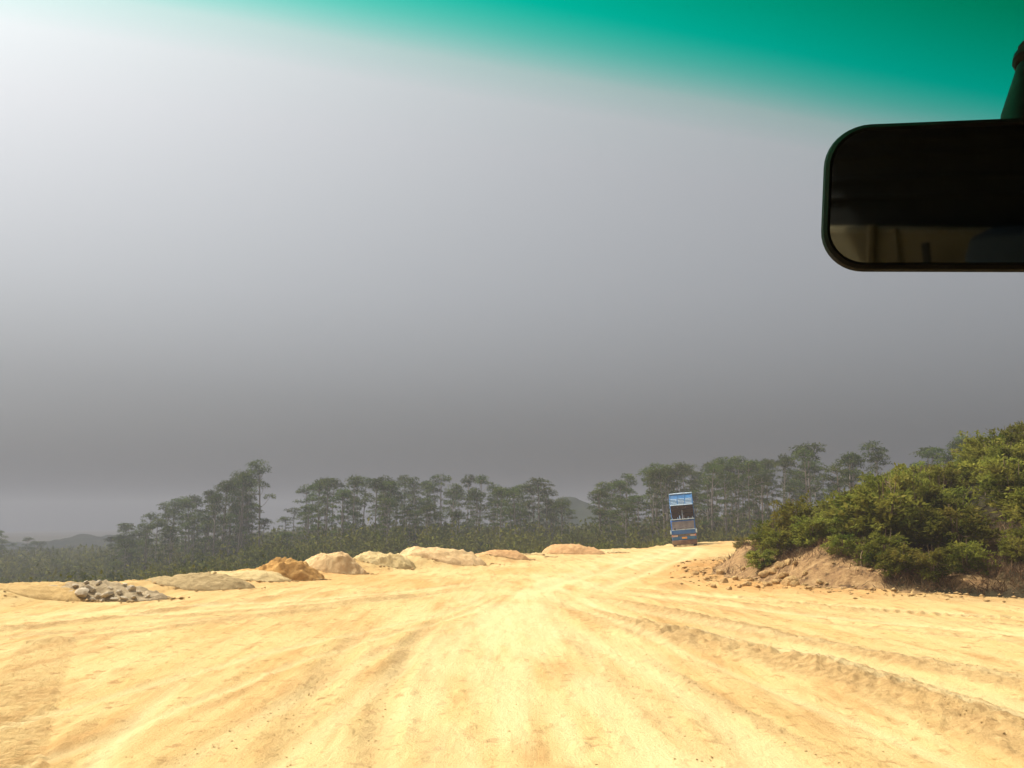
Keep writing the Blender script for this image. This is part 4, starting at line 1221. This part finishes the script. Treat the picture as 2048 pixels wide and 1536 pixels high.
def rear_view_mirror():
    rt, fw_, up_ = Vector((1, 0, 0)), Vector((0, CP, SP)), Vector((0, -SP, CP))
    eye = Vector((0, 0, EYE))
    A = R(17)
    e1 = rt * math.cos(A) - fw_ * math.sin(A)
    nrm = -(rt * math.sin(A) + fw_ * math.cos(A))
    tilt = R(1.0)
    e2 = (up_ * math.cos(tilt) + nrm * math.sin(tilt)).normalized()
    nrm = e1.cross(e2).normalized()
    roll = R(2.2)
    e1, e2 = (e1 * math.cos(roll) - e2 * math.sin(roll)).normalized(), (e2 * math.cos(roll) + e1 * math.sin(roll)).normalized()
    nrm = e1.cross(e2).normalized()
    dep = 0.505
    left = eye + (rt * ((1645 - 1024) / FPX) + up_ * ((768 - 398) / FPX) + fw_) * dep
    wd, ht = 0.250, 0.0795
    c = left + e1 * (wd / 2) + e2 * 0.0005
    Mx = Matrix((e1, e2, nrm)).transposed().to_4x4(); Mx.translation = c
    t = link('rear_view_mirror', None); t.matrix_world = Mx
    tag(t, 'black interior rear-view mirror hanging from the windscreen header', 'mirror')
    def rr(w, h, r, z, n=10):
        out = []
        for cx_, cy_, a0 in ((w / 2 - r, h / 2 - r, 0), (-w / 2 + r, h / 2 - r, 90), (-w / 2 + r, -h / 2 + r, 180), (w / 2 - r, -h / 2 + r, 270)):
            for k in range(n + 1):
                a = R(a0 + 90 * k / n); out.append((cx_ + r * math.cos(a), cy_ + r * math.sin(a), z))
        return out
    def loft(name, rings, mat, parent, cap0=True, cap1=True):
        b = B(); vv = [[b.bm.verts.new(p) for p in r] for r in rings]
        n = len(vv[0])
        for a, d in zip(vv[:-1], vv[1:]):
            for k in range(n): b.bm.faces.new((a[k], a[(k + 1) % n], d[(k + 1) % n], d[k]))
        if cap0: b.bm.faces.new(vv[0][::-1])
        if cap1: b.bm.faces.new(vv[-1])
        return b.build(name, mat, parent, True)
    loft('housing', [rr(wd - .05, ht - .035, .016, -.034), rr(wd - .02, ht - .014, .020, -.028), rr(wd - .005, ht - .004, .022, -.016), rr(wd, ht, .0225, -.004), rr(wd - .002, ht - .002, .0222, .0015),
                     rr(wd - .006, ht - .006, .0202, .003), rr(wd - .0085, ht - .0085, .0192, .0012)], M['frame'], t)
    loft('mirror_glass', [rr(wd - .0085, ht - .0085, .0192, .0013), rr(wd - .0088, ht - .0088, .0190, .0019)], M['mirror_glass'], t)
    # stalk: rises from the back of the housing to the header, with a ball joint collar part way up
    inv = Mx.inverted()
    def w(px, py, d): return inv @ (eye + (rt * ((px - 1024) / FPX) + up_ * ((768 - py) / FPX) + fw_) * d)
    st = B().tube([w(2038, 300, .53), w(2040, 235, .53), w(2062, 150, .54), w(2085, 60, .56), w(2110, -80, .585), w(2130, -180, .60)], [.0105, .0102, .0088, .0075, .0075, .0085], 14).build('stalk', M['trim'], t, True)
    B().tube([w(2066, 133, .541), w(2068, 127, .542), w(2071, 116, .543), w(2073, 110, .544)], [.0095, .0118, .0118, .0095], 14).build('collar', M['trim'], st, True)
    B().tube([w(2073, 108, .544), w(2075, 100, .545), w(2077, 92, .546)], [.0092, .0108, .0088], 14).build('collar', M['trim'], st, True)
    B().tube([w(2128, -170, .60), w(2134, -195, .61)], [.024, .028], 14).build('mount_plate', M['trim'], t, True)
    return t
rear_view_mirror()

# ------------------------------------------------------------------ smoky haze over the whole valley
n_ = N('grey_haze')
pv = n_.new('ShaderNodeVolumePrincipled')
pv.inputs['Color'].default_value = (0.37, 0.375, 0.41, 1)
pv.inputs['Density'].default_value = 0.0014
pv.inputs['Anisotropy'].default_value = 0.22
n_.to(pv.outputs[0], n_.out.inputs['Volume'])
hz = B().box((0, 0, 3.0), (2900, 2900, 62)).build('haze', n_.m)
tag(hz, 'grey smoky haze filling the air over the valley', 'haze', kind='stuff')
